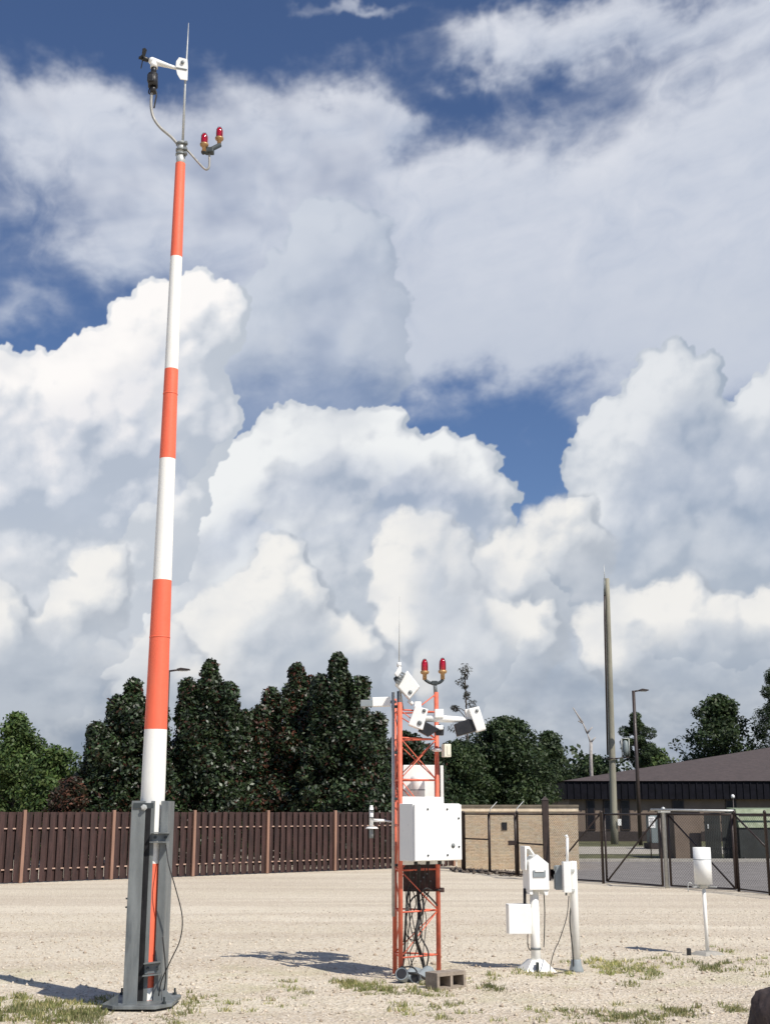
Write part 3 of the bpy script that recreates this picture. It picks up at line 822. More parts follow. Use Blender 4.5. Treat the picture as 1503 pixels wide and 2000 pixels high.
post = thing("gate_post", Z(tp, 0), 'thick dark brown square post with a pyramid cap in front of the brick wall', 'post')
MB().box(Z(tp, 1.04), (.17, .17, 2.1), bevel=.012).build("shaft", DKBRN, post)
q = MB(); q._add([(tp.x - .10, tp.y - .10, 2.09), (tp.x + .10, tp.y - .10, 2.09), (tp.x + .10, tp.y + .10, 2.09), (tp.x - .10, tp.y + .10, 2.09), (tp.x, tp.y, 2.2)],
                 [(0, 3, 2, 1), (0, 1, 4), (1, 2, 4), (2, 3, 4), (3, 0, 4)]); q.build("cap", DKBRN, post)
wire_section("wire_fence", 'braced wire fence bay to the right of the thick brown post', 'wire fence', tp + Vector((.1, 0, 0)), LP(1180) - Vector((.03, 0, 0)), brace=(.30, .65, .97, FT - .02), post_b=.035)
gl = wire_section("gate_leaf", 'left leaf of the wide wire double gate, brace rising to the grey centre post', 'gate', LP(1180) + Vector((.06, 0, 0)), LP(1302) - Vector((.10, 0, 0)), brace=(.02, .08, .98, FT - .04), group=None)
gr = wire_section("gate_leaf", 'right leaf of the wide wire double gate, behind the rain gauge', 'gate', LP(1302) + Vector((.10, 0, 0)), LP(1442) - Vector((.06, 0, 0)), brace=(.02, FT - .04, .98, .08))
wire_section("wire_fence", 'wire fence running out of the photo to the right of the double gate', 'wire fence', LP(1442), LP(1503), brace=(.05, FT - .04, 1.0, 1.0), post_a=.035)
wire_section("wire_fence", 'far right wire fence bay beyond the double gate', 'wire fence', LP(1503), LP(1620), post_a=.035, post_b=.035)
cp = LP(1302)
cpo = thing("gate_post", Z(cp, 0), 'pale galvanised round post where the two gate leaves meet', 'post')
q = MB(); q.lathe(Z(cp, -.05), [(0, 0), (.05, 0), (.05, 1.88), (.058, 1.885), (.04, 1.93), (0, 1.95)], 14); q.build("shaft", GALVL, cpo)
q = MB(); q.box(Z(cp, 1.80) + Vector((0, -.06, 0)), (.30, .10, .09), bevel=.02); q.build("collar", GALVL, cpo)
a = Z(LP(1302), 1.83) + Vector((-.30, .02, 0)); b = Z(LP(1442), 1.80)
br_ = MB(); br_.tube([a, b], .026, 10); o_ = br_.build("gate_track", GALVL); tag(o_, 'pale horizontal pipe along the top of the double gate', 'pipe')

# ================================================================ BUILDING
BD = 79.45
bx0 = Xat(1113, 0, BD); bx1 = 70.0
zt = W(1200, 1526, 79).z; zb = W(1200, 1561, 79).z
bl = thing("building", (bx0 + 10, BD, 0), 'long low brown building with a dark hip roof and a deep navy metal fascia', 'building')
MB().box(((bx0 + bx1) / 2, BD + 14, zb / 2 + .30), (bx1 - bx0, 28, zb + .6)).build("wall", BWALL, bl)
MB().box(((bx0 + bx1) / 2, BD - .06, .32), (bx1 - bx0 + .1, .12, .64)).build("footband", BBAND, bl)  # dark strip along the foot of the wall, one even colour
ex0 = Xat(1102, 3, 79)
f = MB()
nrib = int((bx1 - ex0) / .42)
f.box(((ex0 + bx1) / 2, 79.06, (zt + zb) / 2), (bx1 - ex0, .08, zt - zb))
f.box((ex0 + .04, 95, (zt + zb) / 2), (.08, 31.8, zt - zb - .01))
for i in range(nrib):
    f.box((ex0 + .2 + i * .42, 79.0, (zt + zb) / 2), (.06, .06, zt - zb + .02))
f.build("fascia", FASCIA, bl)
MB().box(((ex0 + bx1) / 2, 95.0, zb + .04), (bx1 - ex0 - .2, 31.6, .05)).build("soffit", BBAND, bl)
rise = .160; dep = 19.0; e0 = ex0 - .15; ey = 78.9; zr = zt + .02
q = MB()
q._add([(e0, ey, zr), (bx1, ey, zr), (bx1, ey + dep, zr + rise * dep), (e0 + dep, ey + dep, zr + rise * dep), (bx1, ey + 2 * dep, zr), (e0, ey + 2 * dep, zr)],
       [(0, 1, 2, 3), (3, 2, 4, 5), (0, 3, 5)])
q.build("roof", ROOFM, bl)
for (x0p, x1p, y0p, y1p) in ((1145.5, 1160, 1562, 1621), (1179, 1195, 1562, 1621), (1212, 1228, 1562, 1621), (1315, 1334, 1562, 1640), (1420, 1436, 1562, 1640), (1520, 1536, 1562, 1621)):
    A = W(x0p, y1p, BD); B = W(x1p, y0p, BD)
    wnd = MB().box(((A.x + B.x) / 2, BD - .03, (A.z + B.z) / 2), (B.x - A.x, .10, B.z - A.z - .02)).build("window", DKBRN, bl)
    MB().box(((A.x + B.x) / 2, BD - .085, (A.z + B.z) / 2), (B.x - A.x - .14, .02, B.z - A.z - .14)).build("pane", GLASSD, wnd)
A = W(1213, 1552, 78.6)

# ================================================================ THINGS BEYOND THE GATE
def boxthing(name, label, cat, c, size, mtl, extra=None, rot=None):
    r_ = thing(name, (c[0], c[1], 0), label, cat); return r_
# rubbish enclosure
e = thing("bin_enclosure", (Xat(1375, 0, 48.5), 48.5, 0), 'brown block enclosure with dark slatted doors beyond the gate', 'enclosure')
x0, x1 = Xat(1319, 0, 49), Xat(1371, 0, 49); zz = W(1345, 1586, 49).z
MB().box(((x0 + x1) / 2, 50.5, zz / 2 + .02), (x1 - x0, 3.0, zz), bevel=.01).build("block_wall", BWALL, e)
MB().box(((x0 + x1) / 2, 50.5, zz + .06), (x1 - x0 + .08, 3.1, .07), bevel=.01).build("coping", BBAND, e)
x2 = Xat(1446, 0, 48.4); zz2 = W(1400, 1588, 48.4).z
for i in range(2):
    a0 = x1 + .02 + (x2 - x1) / 2 * i; wdt = (x2 - x1) / 2 - .04
    d = MB()
    ns = 9
    for j in range(ns):
        d.box((a0 + wdt * (j + .5) / ns, 48.5, zz2 / 2 + .06), (wdt / ns - .012, .04, zz2 - .08))
    d.box((a0 + wdt / 2, 48.55, zz2 * .8), (wdt, .05, .08)); d.box((a0 + wdt / 2, 48.55, zz2 * .25), (wdt, .05, .08))
    d.build("door", DKGATE, e)
MB().box(((x1 + x2) / 2 - .5, 48.47, zz2 * .72), (.05, .04, .16)).build("latch", GALVL, e)
# green container
gx0, gx1 = Xat(1447, 0, 47.9), Xat(1447, 0, 47.9) + 3.2
gc = thing("dumpster", ((gx0 + gx1) / 2, 48.6, 0), 'green steel container with a dark lower half, right of the dark doors', 'dumpster')
zc1 = W(1470, 1580, 47.9).z; zc0 = W(1470, 1620, 47.9).z
MB().box(((gx0 + gx1) / 2, 48.8, zc0 / 2 + .06), (gx1 - gx0, 1.6, zc0), bevel=.02).build("lower_body", DKGATE, gc)
q = MB(); q.prism([(gx0, 47.95, zc0 + .06), (gx0, 49.6, zc0 + .06), (gx0, 49.6, zc1 + .05), (gx0, 48.3, zc1)], (gx1 - gx0, 0, 0), bevel=.015); q.build("upper_body", GREEND, gc)
MB().box(((gx0 + gx1) / 2, 47.93, W(1470, 1593, 47.9).z), (gx1 - gx0 - .02, .05, .07), bevel=.01).build("rail", DKGATE, gc)
for sx in (gx0 + .15, gx1 - .15):
    MB().lathe((sx - .04, 48.0, .08), [(0, 0), (.07, 0), (.07, .08), (0, .08)], 12, axis=(1, 0, 0)).build("wheel", BLACK, gc)
# transformer cabinet
tx0, tx1 = Xat(1273, 0, 62), Xat(1318, 0, 62); tz = W(1290, 1592, 62).z
tb = thing("utility_cabinet", ((tx0 + tx1) / 2, 62.5, 0), 'pale grey-blue utility cabinet on a dark plinth behind the centre of the gate', 'cabinet')
MB().box(((tx0 + tx1) / 2, 62.6, .14 + .06), (tx1 - tx0 + .25, 1.5, .26), bevel=.01).build("footband", BBAND, tb)
q = MB(); q.prism([(tx0, 62.0, .34), (tx0, 63.2, .34), (tx0, 63.2, tz), (tx0, 62.3, tz), (tx0, 62.0, tz - .25)], (tx1 - tx0, 0, 0), bevel=.02); q.build("casing", BLUEG, tb)
MB().box((tx0 + (tx1 - tx0) * .5, 61.985, tz * .5), (.03, .03, tz * .6)).build("door_seam", BBAND, tb)
MB().box((tx0 + (tx1 - tx0) * .62, 61.97, tz * .5), (.05, .05, .16)).build("handle", GALVL, tb)
# little notice on a post
sD = 48.3; sp0 = W(1271.5, 1683, sD)
sg = thing("notice_sign", (sp0.x, sD, 0), 'small pale notice on a thin dark post in the grass strip', 'sign')
MB().tube([(sp0.x, sD, 0), (sp0.x, sD, W(1271, 1597, sD).z)], .022, 8).build("post", DKPOLE, sg)
A = W(1265.5, 1617, sD); B = W(1277.5, 1595, sD)
bd = MB().box(((A.x + B.x) / 2, sD - .04, (A.z + B.z) / 2), (B.x - A.x, .02, B.z - A.z), bevel=.01).build("board", WHITEB, sg)
q = MB()
for j in range(6):
    wd_ = (.16, .12, .17, .15, .10, .16)[j]
    q.box(((A.x + B.x) / 2 - .01, sD - .054, B.z - .07 - j * .05), (wd_, .004, .014))
q.build("text_lines", DKPOLE, bd)
# small ball-topped mast above the doors
sD = 52.5; t0 = W(1430, 1557, sD)
sm = thing("wind_sensor_post", (t0.x, sD, 0), 'thin post topped by a small white ball, above the dark doors', 'post')
MB().tube([(t0.x, sD, 0), (t0.x, sD, t0.z)], .022, 8).build("pole", DKPOLE, sm)
MB().lathe((t0.x, sD, t0.z - .05), [(.0, 0), (.055, .01), (.075, .06), (.07, .12), (.03, .16), (0, .165)], 14).build("ball", WHITEB, sm)

# ================================================================ UTILITY POLE AND LAMPS
uD = 72.0; ub = G(1200, 1650); ux = W(1199, 1640, uD).x
up = thing("utility_pole", (ux, uD, 0), 'tall weathered wooden utility pole with an antenna on top, beside the brown building', 'utility pole')
zt_ = W(1183, 1130, uD).z; dxt = W(1184.5, 1130, uD).x - ux
pts = []; rad = []
for i in range(13):
    t = i / 12; pts.append((ux + dxt * t, uD, zt_ * t - (.2 if i == 0 else 0))); rad.append(.215 - .085 * t)
MB().tube(pts, rad, 18).build("pole", WOODP, up)
def uzx(py, off=0): z = W(1190, py, uD).z; return z, ux + dxt * z / zt_ + off
z0, xa = uzx(1475, -.27); z1, xb = uzx(1215, -.22); z2, xc_ = uzx(1150, -.18)
MB().tube([(xa, uD - .12, z0), (xb, uD - .10, z1), (xc_, uD - .08, z2)], .055, 8).build("conduit", DKPOLE, up)
z0, xa = uzx(1140, -.14)
MB().tube([(xa, uD - .1, z0), (xa - .03, uD - .1, W(1180, 1103, uD).z)], [.035, .012], 8).build("antenna", GALVL, up)
z0, xa = uzx(1150, -.20); z1, xb = uzx(1130, -.18)
MB().tube([(xa, uD - .15, z0 - .4), (xb, uD - .15, z1)], .05, 8).build("antenna_mount", GALV, up)
z0, xa = uzx(1483)
q = MB(); q.lathe((xa, uD, z0), [(.26, 0), (.34, 0), (.34, .07), (.26, .07)], 18); q.tube([(xa - .3, uD - .3, z0), (xa + .9, uD - .3, z0 + .1)], .03, 8); q.build("bracket", DKPOLE, up)
lx0, lz0, lz1 = xa + .62, z0 + .35, W(1210, 1443, uD).z
q = MB()
for sx in (0, .42): q.tube([(lx0 - .1 + sx, uD - .3, z0 + .15), (lx0 - .1 + sx, uD - .3, lz1)], .025, 6)
q.tube([(lx0 - .1, uD - .3, lz1), (lx0 + .32, uD - .3, lz1)], .025, 6)
q.build("lantern_frame", GALVL, up)
MB().lathe((lx0 + .11, uD - .3, z0 + .2), [(0, 0), (.13, 0), (.17, .3), (.15, .75), (.06, .85), (0, .86)], 14).build("lantern", BLUEG, up)
p_ = W(1209, 1606, uD - .3)
MB().box((p_.x, uD - .27, p_.z), (.20, .03, .36), bevel=.01).build("placard", WHITEB, up)

def lamp(px, py_top, arm_px, D, label, rb=.07):
    x = W(px, py_top, D).x; zt2 = W(px, py_top, D).z
    t = thing("street_lamp", (x, D, 0), label, 'street lamp', 'dark parking lot lamps')
    MB().tube([(x, D, -.1), (x, D, zt2)], [rb * 1.25, rb], 12).build("pole", DKPOLE, t)
    x2 = W(arm_px, py_top - 1, D).x; k = 1 if x2 > x else -1
    MB().tube([(x - .02, D, zt2 - .05), (x + (x2 - x) * .45, D, zt2 + .02)], .045, 8).build("arm", DKPOLE, t)
    xm = x + (x2 - x) * .40
    q = MB(); q.prism([(xm, D - .16, zt2 - .03), (xm, D - .16, zt2 + .06), (xm + (x2 - xm) * .3, D - .16, zt2 + .11), (x2, D - .16, zt2 + .05), (x2, D - .16, zt2 + .0)], (0, .32, 0), bevel=.01)
    q.build("lamp_head", DKPOLE, t)
    q = MB(); q.box(((xm + x2) / 2, D, zt2 - .035), (abs(x2 - xm) * .6, .22, .02)); q.build("diffuser", WHITEB, t)
    return t
lamp(1236, 1349, 1265, 70.0, 'dark slim street lamp with one flat head, right of the utility pole', .09)
lamp(330, 1309, 371, 60.0, 'dark slim street lamp half hidden behind the striped mast', .07)

# ================================================================ TREES
def clump_leaves(centers, radii, per, size, cols, out_bias=.6, squash=.8):
    C = np.repeat(centers, per, axis=0); Rr = np.repeat(radii, per)
    N = len(C)
    d = rng.normal(size=(N, 3)); d /= np.linalg.norm(d, axis=1)[:, None]
    rr = rng.uniform(.35, 1.0, N) ** .6
    P = C + d * (rr * Rr)[:, None] * np.array([1, 1, squash])
    n = d * out_bias + rng.normal(size=(N, 3)) * .6 + np.array([0, -.1, .45])
    s = size * rng.uniform(.6, 1.35, N)
    cols = np.array(cols)
    tone = np.repeat(rng.uniform(.7, 1.25, len(centers)), per)[:, None]
    ci = rng.choice(len(cols), N, p=None)
    return P, n, s, cols[ci] * tone * rng.uniform(.75, 1.25, (N, 1))

def make_tree(name, label, cat, px, D, top_py, hw_px, prof, cols, leafm, subs=(), nclump=150, per=70, leaf=.20, crad=.42, trunk_r=.14, group=None, z0f=.06, inner=.42, limbs=18, barkm=None, aspect=.5, brown=None, squash=.8, lean=0.0, top_cut=None):
    top = W(px, top_py, D); H = top.z; base = Vector((top.x, D, 0)); sc = D * .99 / FPX
    hw = hw_px * sc
    t = thing(name, base, label, cat, group)
    # clump centres in a profile of revolution with ragged lobes
    lob = [(rng.uniform(0, 2 * math.pi), rng.uniform(0, 1)) for _ in range(9)]
    cen = []; rad = []
    for i in range(nclump):
        h = z0f + (1 - z0f) * rng.uniform(0, 1) ** .85
        pr = prof(h)
        if pr <= 0: continue
        th_ = rng.uniform(0, 2 * math.pi)
        rag = 1 + .22 * math.sin(th_ * 3 + h * 17 + px) + .16 * math.sin(th_ * 5 - h * 31 + px * .7)
        rr = hw * pr * rag * (rng.uniform(.80, 1.04) if rng.uniform() > inner else rng.uniform(.1, .8))
        rr = max(0, rr - crad * .35)
        cen.append((base.x + rr * math.cos(th_) + lean * h, base.y + rr * math.sin(th_), H * h * .97 - crad * .3)); rad.append(crad * rng.uniform(.65, 1.25) * (.65 + .45 * min(1, pr + .1)))
    cen.append((base.x + lean, base.y, H - crad * .55)); rad.append(crad * .55)
    for (spx, spy, shw) in subs:                       # side leaders
        st_ = W(spx, spy, D); h2 = st_.z; sw = shw * sc; oy = rng.uniform(-.6, .3)
        for i in range(int(nclump * .40)):
            h = .12 + .88 * rng.uniform(0, 1) ** .8; th_ = rng.uniform(0, 2 * math.pi)
            rr = max(0, sw * prof(h) * (rng.uniform(.7, 1.05) if rng.uniform() > inner else rng.uniform(.1, .7)) - crad * .35)
            cen.append((st_.x + rr * math.cos(th_), base.y + oy + rr * math.sin(th_), h2 * h * .97 - crad * .3)); rad.append(crad * rng.uniform(.55, 1.1))
        cen.append((st_.x, base.y + oy, h2 - crad * .5)); rad.append(crad * .5)
    cen = np.array(cen); rad = np.array(rad)
    P, n, s, c = clump_leaves(cen, rad, per, leaf, cols, squash=squash)
    if brown is not None:
        k = rng.uniform(size=len(c)) < brown[0]; c[k] = np.array(brown[1]) * rng.uniform(.6, 1.3, (k.sum(), 1))
    # keep every leaf above the ground
    P[:, 2] = np.maximum(P[:, 2], .05)
    leaf_mesh("crown", P, n, s, c, leafm, t, aspect)
    q = MB(); pts = [(base.x, base.y, -.1), (base.x + lean * .3 + .05, base.y, H * .35), (base.x + lean * .65 - .04, base.y + .05, H * .65), (base.x + lean * .95, base.y, H * .93)]
    q.tube(curve(pts, 4), list(np.linspace(trunk_r, trunk_r * .2, 13)), 8)
    order = rng.permutation(len(cen))[:limbs]
    for j in order:
        c_ = Vector(cen[j]); z0 = max(.25 * c_.z, c_.z - .5 * (Vector((c_.x, c_.y, 0)) - Vector((base.x, base.y, 0))).length - .2)
        a_ = Vector((base.x + lean * z0 / H, base.y, z0))
        q.tube([a_, (a_ + c_) / 2 + Vector((0, 0, -.08)), c_], [trunk_r * .38, trunk_r * .25, trunk_r * .1], 5)
    q.build("trunk", barkm or BARKM, t)
    return t

cone = lambda h: (1.0 - max(0, h) ** 1.55) * (1 + .12 * math.sin(h * 23)) * (1.02 if h > .2 else .96) + .03
dome = lambda h: math.sqrt(max(0, 1 - ((h - .42) / .60) ** 2)) if h > .42 else .80 + .2 * h / .42
umb = lambda h: math.sqrt(max(0, 1 - ((h - .72) / .30) ** 2))
MAGC = [(.022, .042, .016), (.031, .056, .022), (.012, .022, .010), (.042, .060, .029), (.024, .032, .018)]
OAKC = [(.030, .054, .021), (.042, .068, .026), (.020, .037, .016), (.052, .074, .031)]
GRNC = [(.055, .100, .028), (.078, .125, .036), (.032, .062, .020), (.090, .125, .042)]
PINC = [(.035, .058, .024), (.048, .072, .030), (.025, .045, .020)]
BR = (.08, (.050, .020, .013))
mg = dict(cat='tree', cols=MAGC, leafm=LEAFG, prof=cone, nclump=480, per=95, leaf=.165, crad=.40, trunk_r=.15, group='dark evergreens behind the board fence', brown=BR, z0f=.05)
make_tree("magnolia_tree", 'dark bushy evergreen directly left of and behind the striped mast', px=262, D=45.0, top_py=1320, hw_px=100, subs=[(196, 1408, 62), (228, 1352, 46), (318, 1372, 55)], **mg)
make_tree("magnolia_tree", 'dark conical evergreen with a pointed top, just right of the striped mast', px=412, D=45.5, top_py=1283, hw_px=104, subs=[(370, 1322, 46), (452, 1330, 44), (478, 1382, 40)], **mg)
make_tree("magnolia_tree", 'dark conical evergreen with rusty red leaves at its top', px=580, D=46.5, top_py=1290, hw_px=88, subs=[(530, 1338, 40), (512, 1376, 36), (606, 1316, 44)], **{**mg, 'brown': (.22, (.075, .026, .014))})
make_tree("magnolia_tree", 'tallest dark evergreen, its narrow top just left of the instrument tower', px=660, D=45.0, top_py=1270, hw_px=104, subs=[(626, 1312, 46), (703, 1320, 46), (735, 1392, 46)], **mg)
make_tree("magnolia_tree", 'low dark evergreen behind the instrument tower', px=790, D=47.5, top_py=1425, hw_px=85, **{**mg, 'nclump': 260, 'prof': dome})
make_tree("shrub", 'reddish brown leafy shrub above the fence, left of the mast', 'shrub', 138, 43.0, 1515, 52, dome, [(.03, .026, .016), (.045, .026, .018), (.02, .025, .013)], LEAFM, nclump=90, per=80, leaf=.15, crad=.32, trunk_r=.05, brown=(.3, (.10, .045, .03)))
og = dict(cat='tree', leafm=LEAFM, group='green trees beyond the fences')
make_tree("broadleaf_tree", 'light green broadleaf tree with wispy top, at the left edge of the photo', px=38, D=52.0, top_py=1388, hw_px=66, prof=lambda h: dome(h) * (1 if h < .7 else .75), cols=GRNC, nclump=200, per=110, leaf=.17, crad=.5, **og)
make_tree("broadleaf_tree", 'low round bright green tree right of the wispy one', px=112, D=50.0, top_py=1452, hw_px=62, prof=dome, cols=GRNC, nclump=170, per=80, leaf=.18, crad=.45, **og)
make_tree("broadleaf_tree", 'green tree cut by the left edge of the photo', px=-60, D=54.0, top_py=1410, hw_px=90, prof=dome, cols=GRNC, nclump=200, per=110, leaf=.17, crad=.55, **og)
make_tree("oak_tree", 'broad dark green oak rising above the brick wall', px=985, D=62.0, top_py=1398, hw_px=88, prof=dome, cols=OAKC, nclump=300, per=130, leaf=.19, crad=.62, trunk_r=.25, **og)
make_tree("oak_tree", 'dark green oak close behind the right side of the instrument tower', px=890, D=60.0, top_py=1445, hw_px=70, prof=dome, cols=OAKC, nclump=230, per=120, leaf=.19, crad=.6, trunk_r=.22, **og)
make_tree("oak_tree", 'smaller pointed green tree just left of the utility pole', px=1072, D=90.0, top_py=1424, hw_px=50, prof=lambda h: dome(h) * (1 if h < .6 else .7), cols=OAKC, nclump=230, per=120, leaf=.26, crad=.75, trunk_r=.2, **og)
make_tree("oak_tree", 'low green tree behind the utility pole and the left end of the roof', px=1160, D=115.0, top_py=1476, hw_px=62, prof=dome, cols=OAKC, nclump=230, per=70, leaf=.36, crad=1.0, trunk_r=.25, **og)
make_tree("oak_tree", 'small round green tree right of the second lamp, above the roof edge', px=1282, D=118.0, top_py=1462, hw_px=42, prof=dome, cols=GRNC[1:], nclump=170, per=60, leaf=.36, crad=.95, trunk_r=.25, **og)
make_tree("oak_tree", 'large dark oak standing behind the roof at the right', px=1403, D=118.0, top_py=1352, hw_px=82, prof=lambda h: dome(h) * (.86 + .14 * math.sin(h * 20)), cols=OAKC, nclump=215, per=85, leaf=.36, crad=.98, trunk_r=.45, inner=.25, **og)
def pine(label, px, D, top_py, hw_px, h0, seed, n=15, per=420, col=PINC, tr=.22, lean=0.0, name="pine_tree"):
    r_ = random.Random(seed); top = W(px, top_py, D); H = top.z; base = Vector((top.x, D, 0)); sc = D * .99 / FPX; hw = hw_px * sc
    t = thing(name, base, label, 'tree', None)
    q = MB(); q.tube(curve([(base.x + lean, D, -.1), (base.x + lean * .5 + .1, D, H * .5), (base.x, D, H * .96)], 6), list(np.linspace(tr, tr * .25, 13)), 8)
    cen = []; rad = []
    for i in range(n):
        f = (i + .5) / n; h = h0 + (1 - h0) * f; a = r_.uniform(0, 6.28); k = math.sin(math.pi * min(1, .22 + f * .86)) ** .6
        rr = hw * k * r_.uniform(.25, 1.0); c = Vector((base.x + rr * math.cos(a), D + rr * math.sin(a), H * (h + r_.uniform(-.03, .03)) - .2))
        cen.append(c); rad.append(hw * r_.uniform(.20, .46))
        s_ = Vector((base.x + lean * (1 - h) * .5, D, H * h - rr * .35 - .3))
        q.tube([s_, (s_ + c) / 2 + Vector((0, 0, .1)), c], [tr * .3, tr * .2, tr * .08], 5)
    cen.append(Vector((base.x, D, H - hw * .25))); rad.append(hw * .3)
    q.build("trunk", BARKM, t)
    P, nn, s, c = clump_leaves(np.array(cen), np.array(rad), per, .30 * D / 110, col, squash=.8)
    leaf_mesh("crown", P, nn, s, c, NEEDLE, t, .22)
    return t
pine('tall slender pine with a rounded tuft of needles, behind the lamp beside the utility pole', 1240, 112.0, 1400, 36, .60, 4, n=30)
pine('big pine with open layered boughs at the right edge of the photo', 1512, 116.0, 1312, 66, .40, 9, n=40, tr=.35)
pine('sparse pine with a few small dark tufts, right of the tower lamps', 907, 66.0, 1303, 34, .55, 14, n=17, per=70, tr=.09, col=[(.03, .032, .022), (.045, .038, .027)])
# pale bare tree
dD = 100.0; db = W(1153, 1485, dD); dt = thing("bare_tree", (db.x, dD, 0), 'pale bare dead tree with one long branch leaning left, beyond the low trees', 'tree')
q = MB(); P0 = Vector((db.x, dD, 0)); P1 = W(1153, 1450, dD)
q.tube([P0, db, P1], [.2, .14, .12], 7)
for (a, b_) in (((1153, 1452), (1146, 1432)), ((1146, 1432), (1137, 1412)), ((1137, 1412), (1118, 1382)), ((1153, 1450), (1162, 1440)), ((1146, 1432), (1156, 1420)), ((1137, 1412), (1128, 1408))):
    q.tube([W(a[0], a[1], dD), W(b_[0], b_[1], dD)], [.09, .04], 5)
q.build("trunk", BARKP, dt)
# far woods: one mass that closes the horizon
N = 900
cx = rng.uniform(-110, 150, N); cy = rng.uniform(128, 150, N); cz = rng.uniform(.2, 1, N) * (5.0 + 2.0 * np.sin(cx * .11) + 1.3 * np.sin(cx * .37))
P, nn, s, c = clump_leaves(np.stack([cx, cy, cz], 1), rng.uniform(1.2, 2.4, N), 60, .7, OAKC)
fw = leaf_mesh("far_woods", P, nn, s, c, LEAFM, None, .6, loc=(0, 138, 0)); tag(fw, 'distant low line of dark green woods along the horizon', 'woods', kind='stuff')
N = 420
cx = np.concatenate([rng.uniform(-34, -10, N // 2), rng.uniform(-13, 9.5, N // 2)]); cy = np.where(cx < -10, rng.uniform(56, 62, N), rng.uniform(70, 78, N)); cz = rng.uniform(.1, 1, N) * (3.0 + .6 * np.sin(cx * .8))
P, nn, s, c = clump_leaves(np.stack([cx, cy, cz], 1), rng.uniform(.6, 1.0, N), 80, .30, OAKC)
fw = leaf_mesh("undergrowth", P, nn, s, c, LEAFM, None, .6, loc=(0, 66, 0)); tag(fw, 'dark tangled undergrowth filling the gaps between the tree trunks', 'undergrowth', kind='stuff')
# ================================================================ STRIPED WIND MAST
MD = 12.42
rows = [(320,343,362),(503,334,357),(722,321.5,348),(897,313,344),(1134,297.5,334),(1425,281.5,325.5),(1560,275,322)]
cxs = [W((a + b) / 2, y, MD).x for y, a, b in rows]
mx = sum(cxs) / len(cxs)
tilt = (cxs[0] - cxs[-1]) / (W(350, 320, MD).z - W(298, 1560, MD).z)
zref = W(298, 1560, MD).z
def MX(z): return cxs[-1] + tilt * (z - zref)
mast = thing("wind_mast", (MX(0), MD, 0), 'tall tapering pole painted in orange and white bands, held in a grey steel footing', 'mast')
def mz(py): return W(300, py, MD).z
prof = [(W(330, y, MD).z, (W(b, y, MD).x - W(a, y, MD).x) / 2) for y, a, b in rows][::-1]   # rising z
zs = [p[0] for p in prof]; rs = [p[1] for p in prof]
def mr(z): return float(np.interp(z, zs, rs))
edges = [(.05, 1), (mz(1951), 0), (mz(1927), 1), (mz(1686), 0), (mz(1425), 1), (mz(1134), 0), (mz(897), 1), (mz(722), 0), (mz(503), 1), (mz(320), None)]
# edges: start height and material index of the band above (0 white, 1 orange)
q = MB()
edges = [(.05, 1), (mz(1951), 0), (mz(1927), 1), (mz(1686), 0), (mz(1425), 1), (mz(1134), 0), (mz(897), 1), (mz(722), 0), (mz(503), 1), (mz(320), None)]
for (z0, mi), (z1, _) in zip(edges[:-1], edges[1:]):
    q.mi = mi; k = max(2, int((z1 - z0) / .4) + 1)
    zz_ = np.linspace(z0, z1, k); q.tube([(MX(z), MD, z) for z in zz_], [mr(z) for z in zz_], 36, caps=False)
q.build("pole", [WHITEP, ORANGE], mast)
# seam rings on the pole
for y in (770, 1245):
    z = mz(y); q = MB(); q.tube([(MX(z), MD, z - .006), (MX(z), MD, z + .006)], mr(z) + .0025, 36); q.build("seam", ORANGE, mast)
zs0, zs1 = mz(320), mz(278)
slr = (W(364, 300, MD).x - W(345, 300, MD).x) / 2
q = MB(); q.tube([(MX(zs0), MD, zs0 - .04), (MX(zs0), MD, zs0 + (zs1 - zs0) * .45)], slr * .92, 24); q.tube([(MX(zs1), MD, zs0 + (zs1 - zs0) * .45), (MX(zs1), MD, zs1)], slr * .82, 24)
q.build("sleeve", GALVL, mast)
q = MB()
for f_ in (.42, .62, .9):
    z = zs0 + (zs1 - zs0) * f_; q.tube([(MX(z), MD, z - .012), (MX(z), MD, z + .012)], slr * 1.06, 24); q.box((MX(z) + slr * 1.1, MD - .03, z), (.03, .05, .03), bevel=.004)
q.build("clamp", GALV, mast)
WP = lambda px, py, D=MD: W(px, py, D)
lr = MB(); lr.tube([WP(357, 280), WP(362, 160), WP(366, 90), WP(368.5, 45)], [.014, .012, .008, .003], 10); lr.build("lightning_rod", GALVL, mast)
MB().tube(curve([WP(350, 285), WP(335, 268), WP(314, 250), WP(301, 232), WP(296, 214), WP(295.5, 195), WP(297, 178)], 6), .016, 12).build("gooseneck_arm", ARMG, mast)
MB().tube(curve([WP(362, 290), WP(372, 300), WP(388, 318), WP(400, 330), WP(406, 330), WP(409, 322), WP(409, 300)], 6), [.012] * 37, 10).build("light_arm", ARMG, mast)
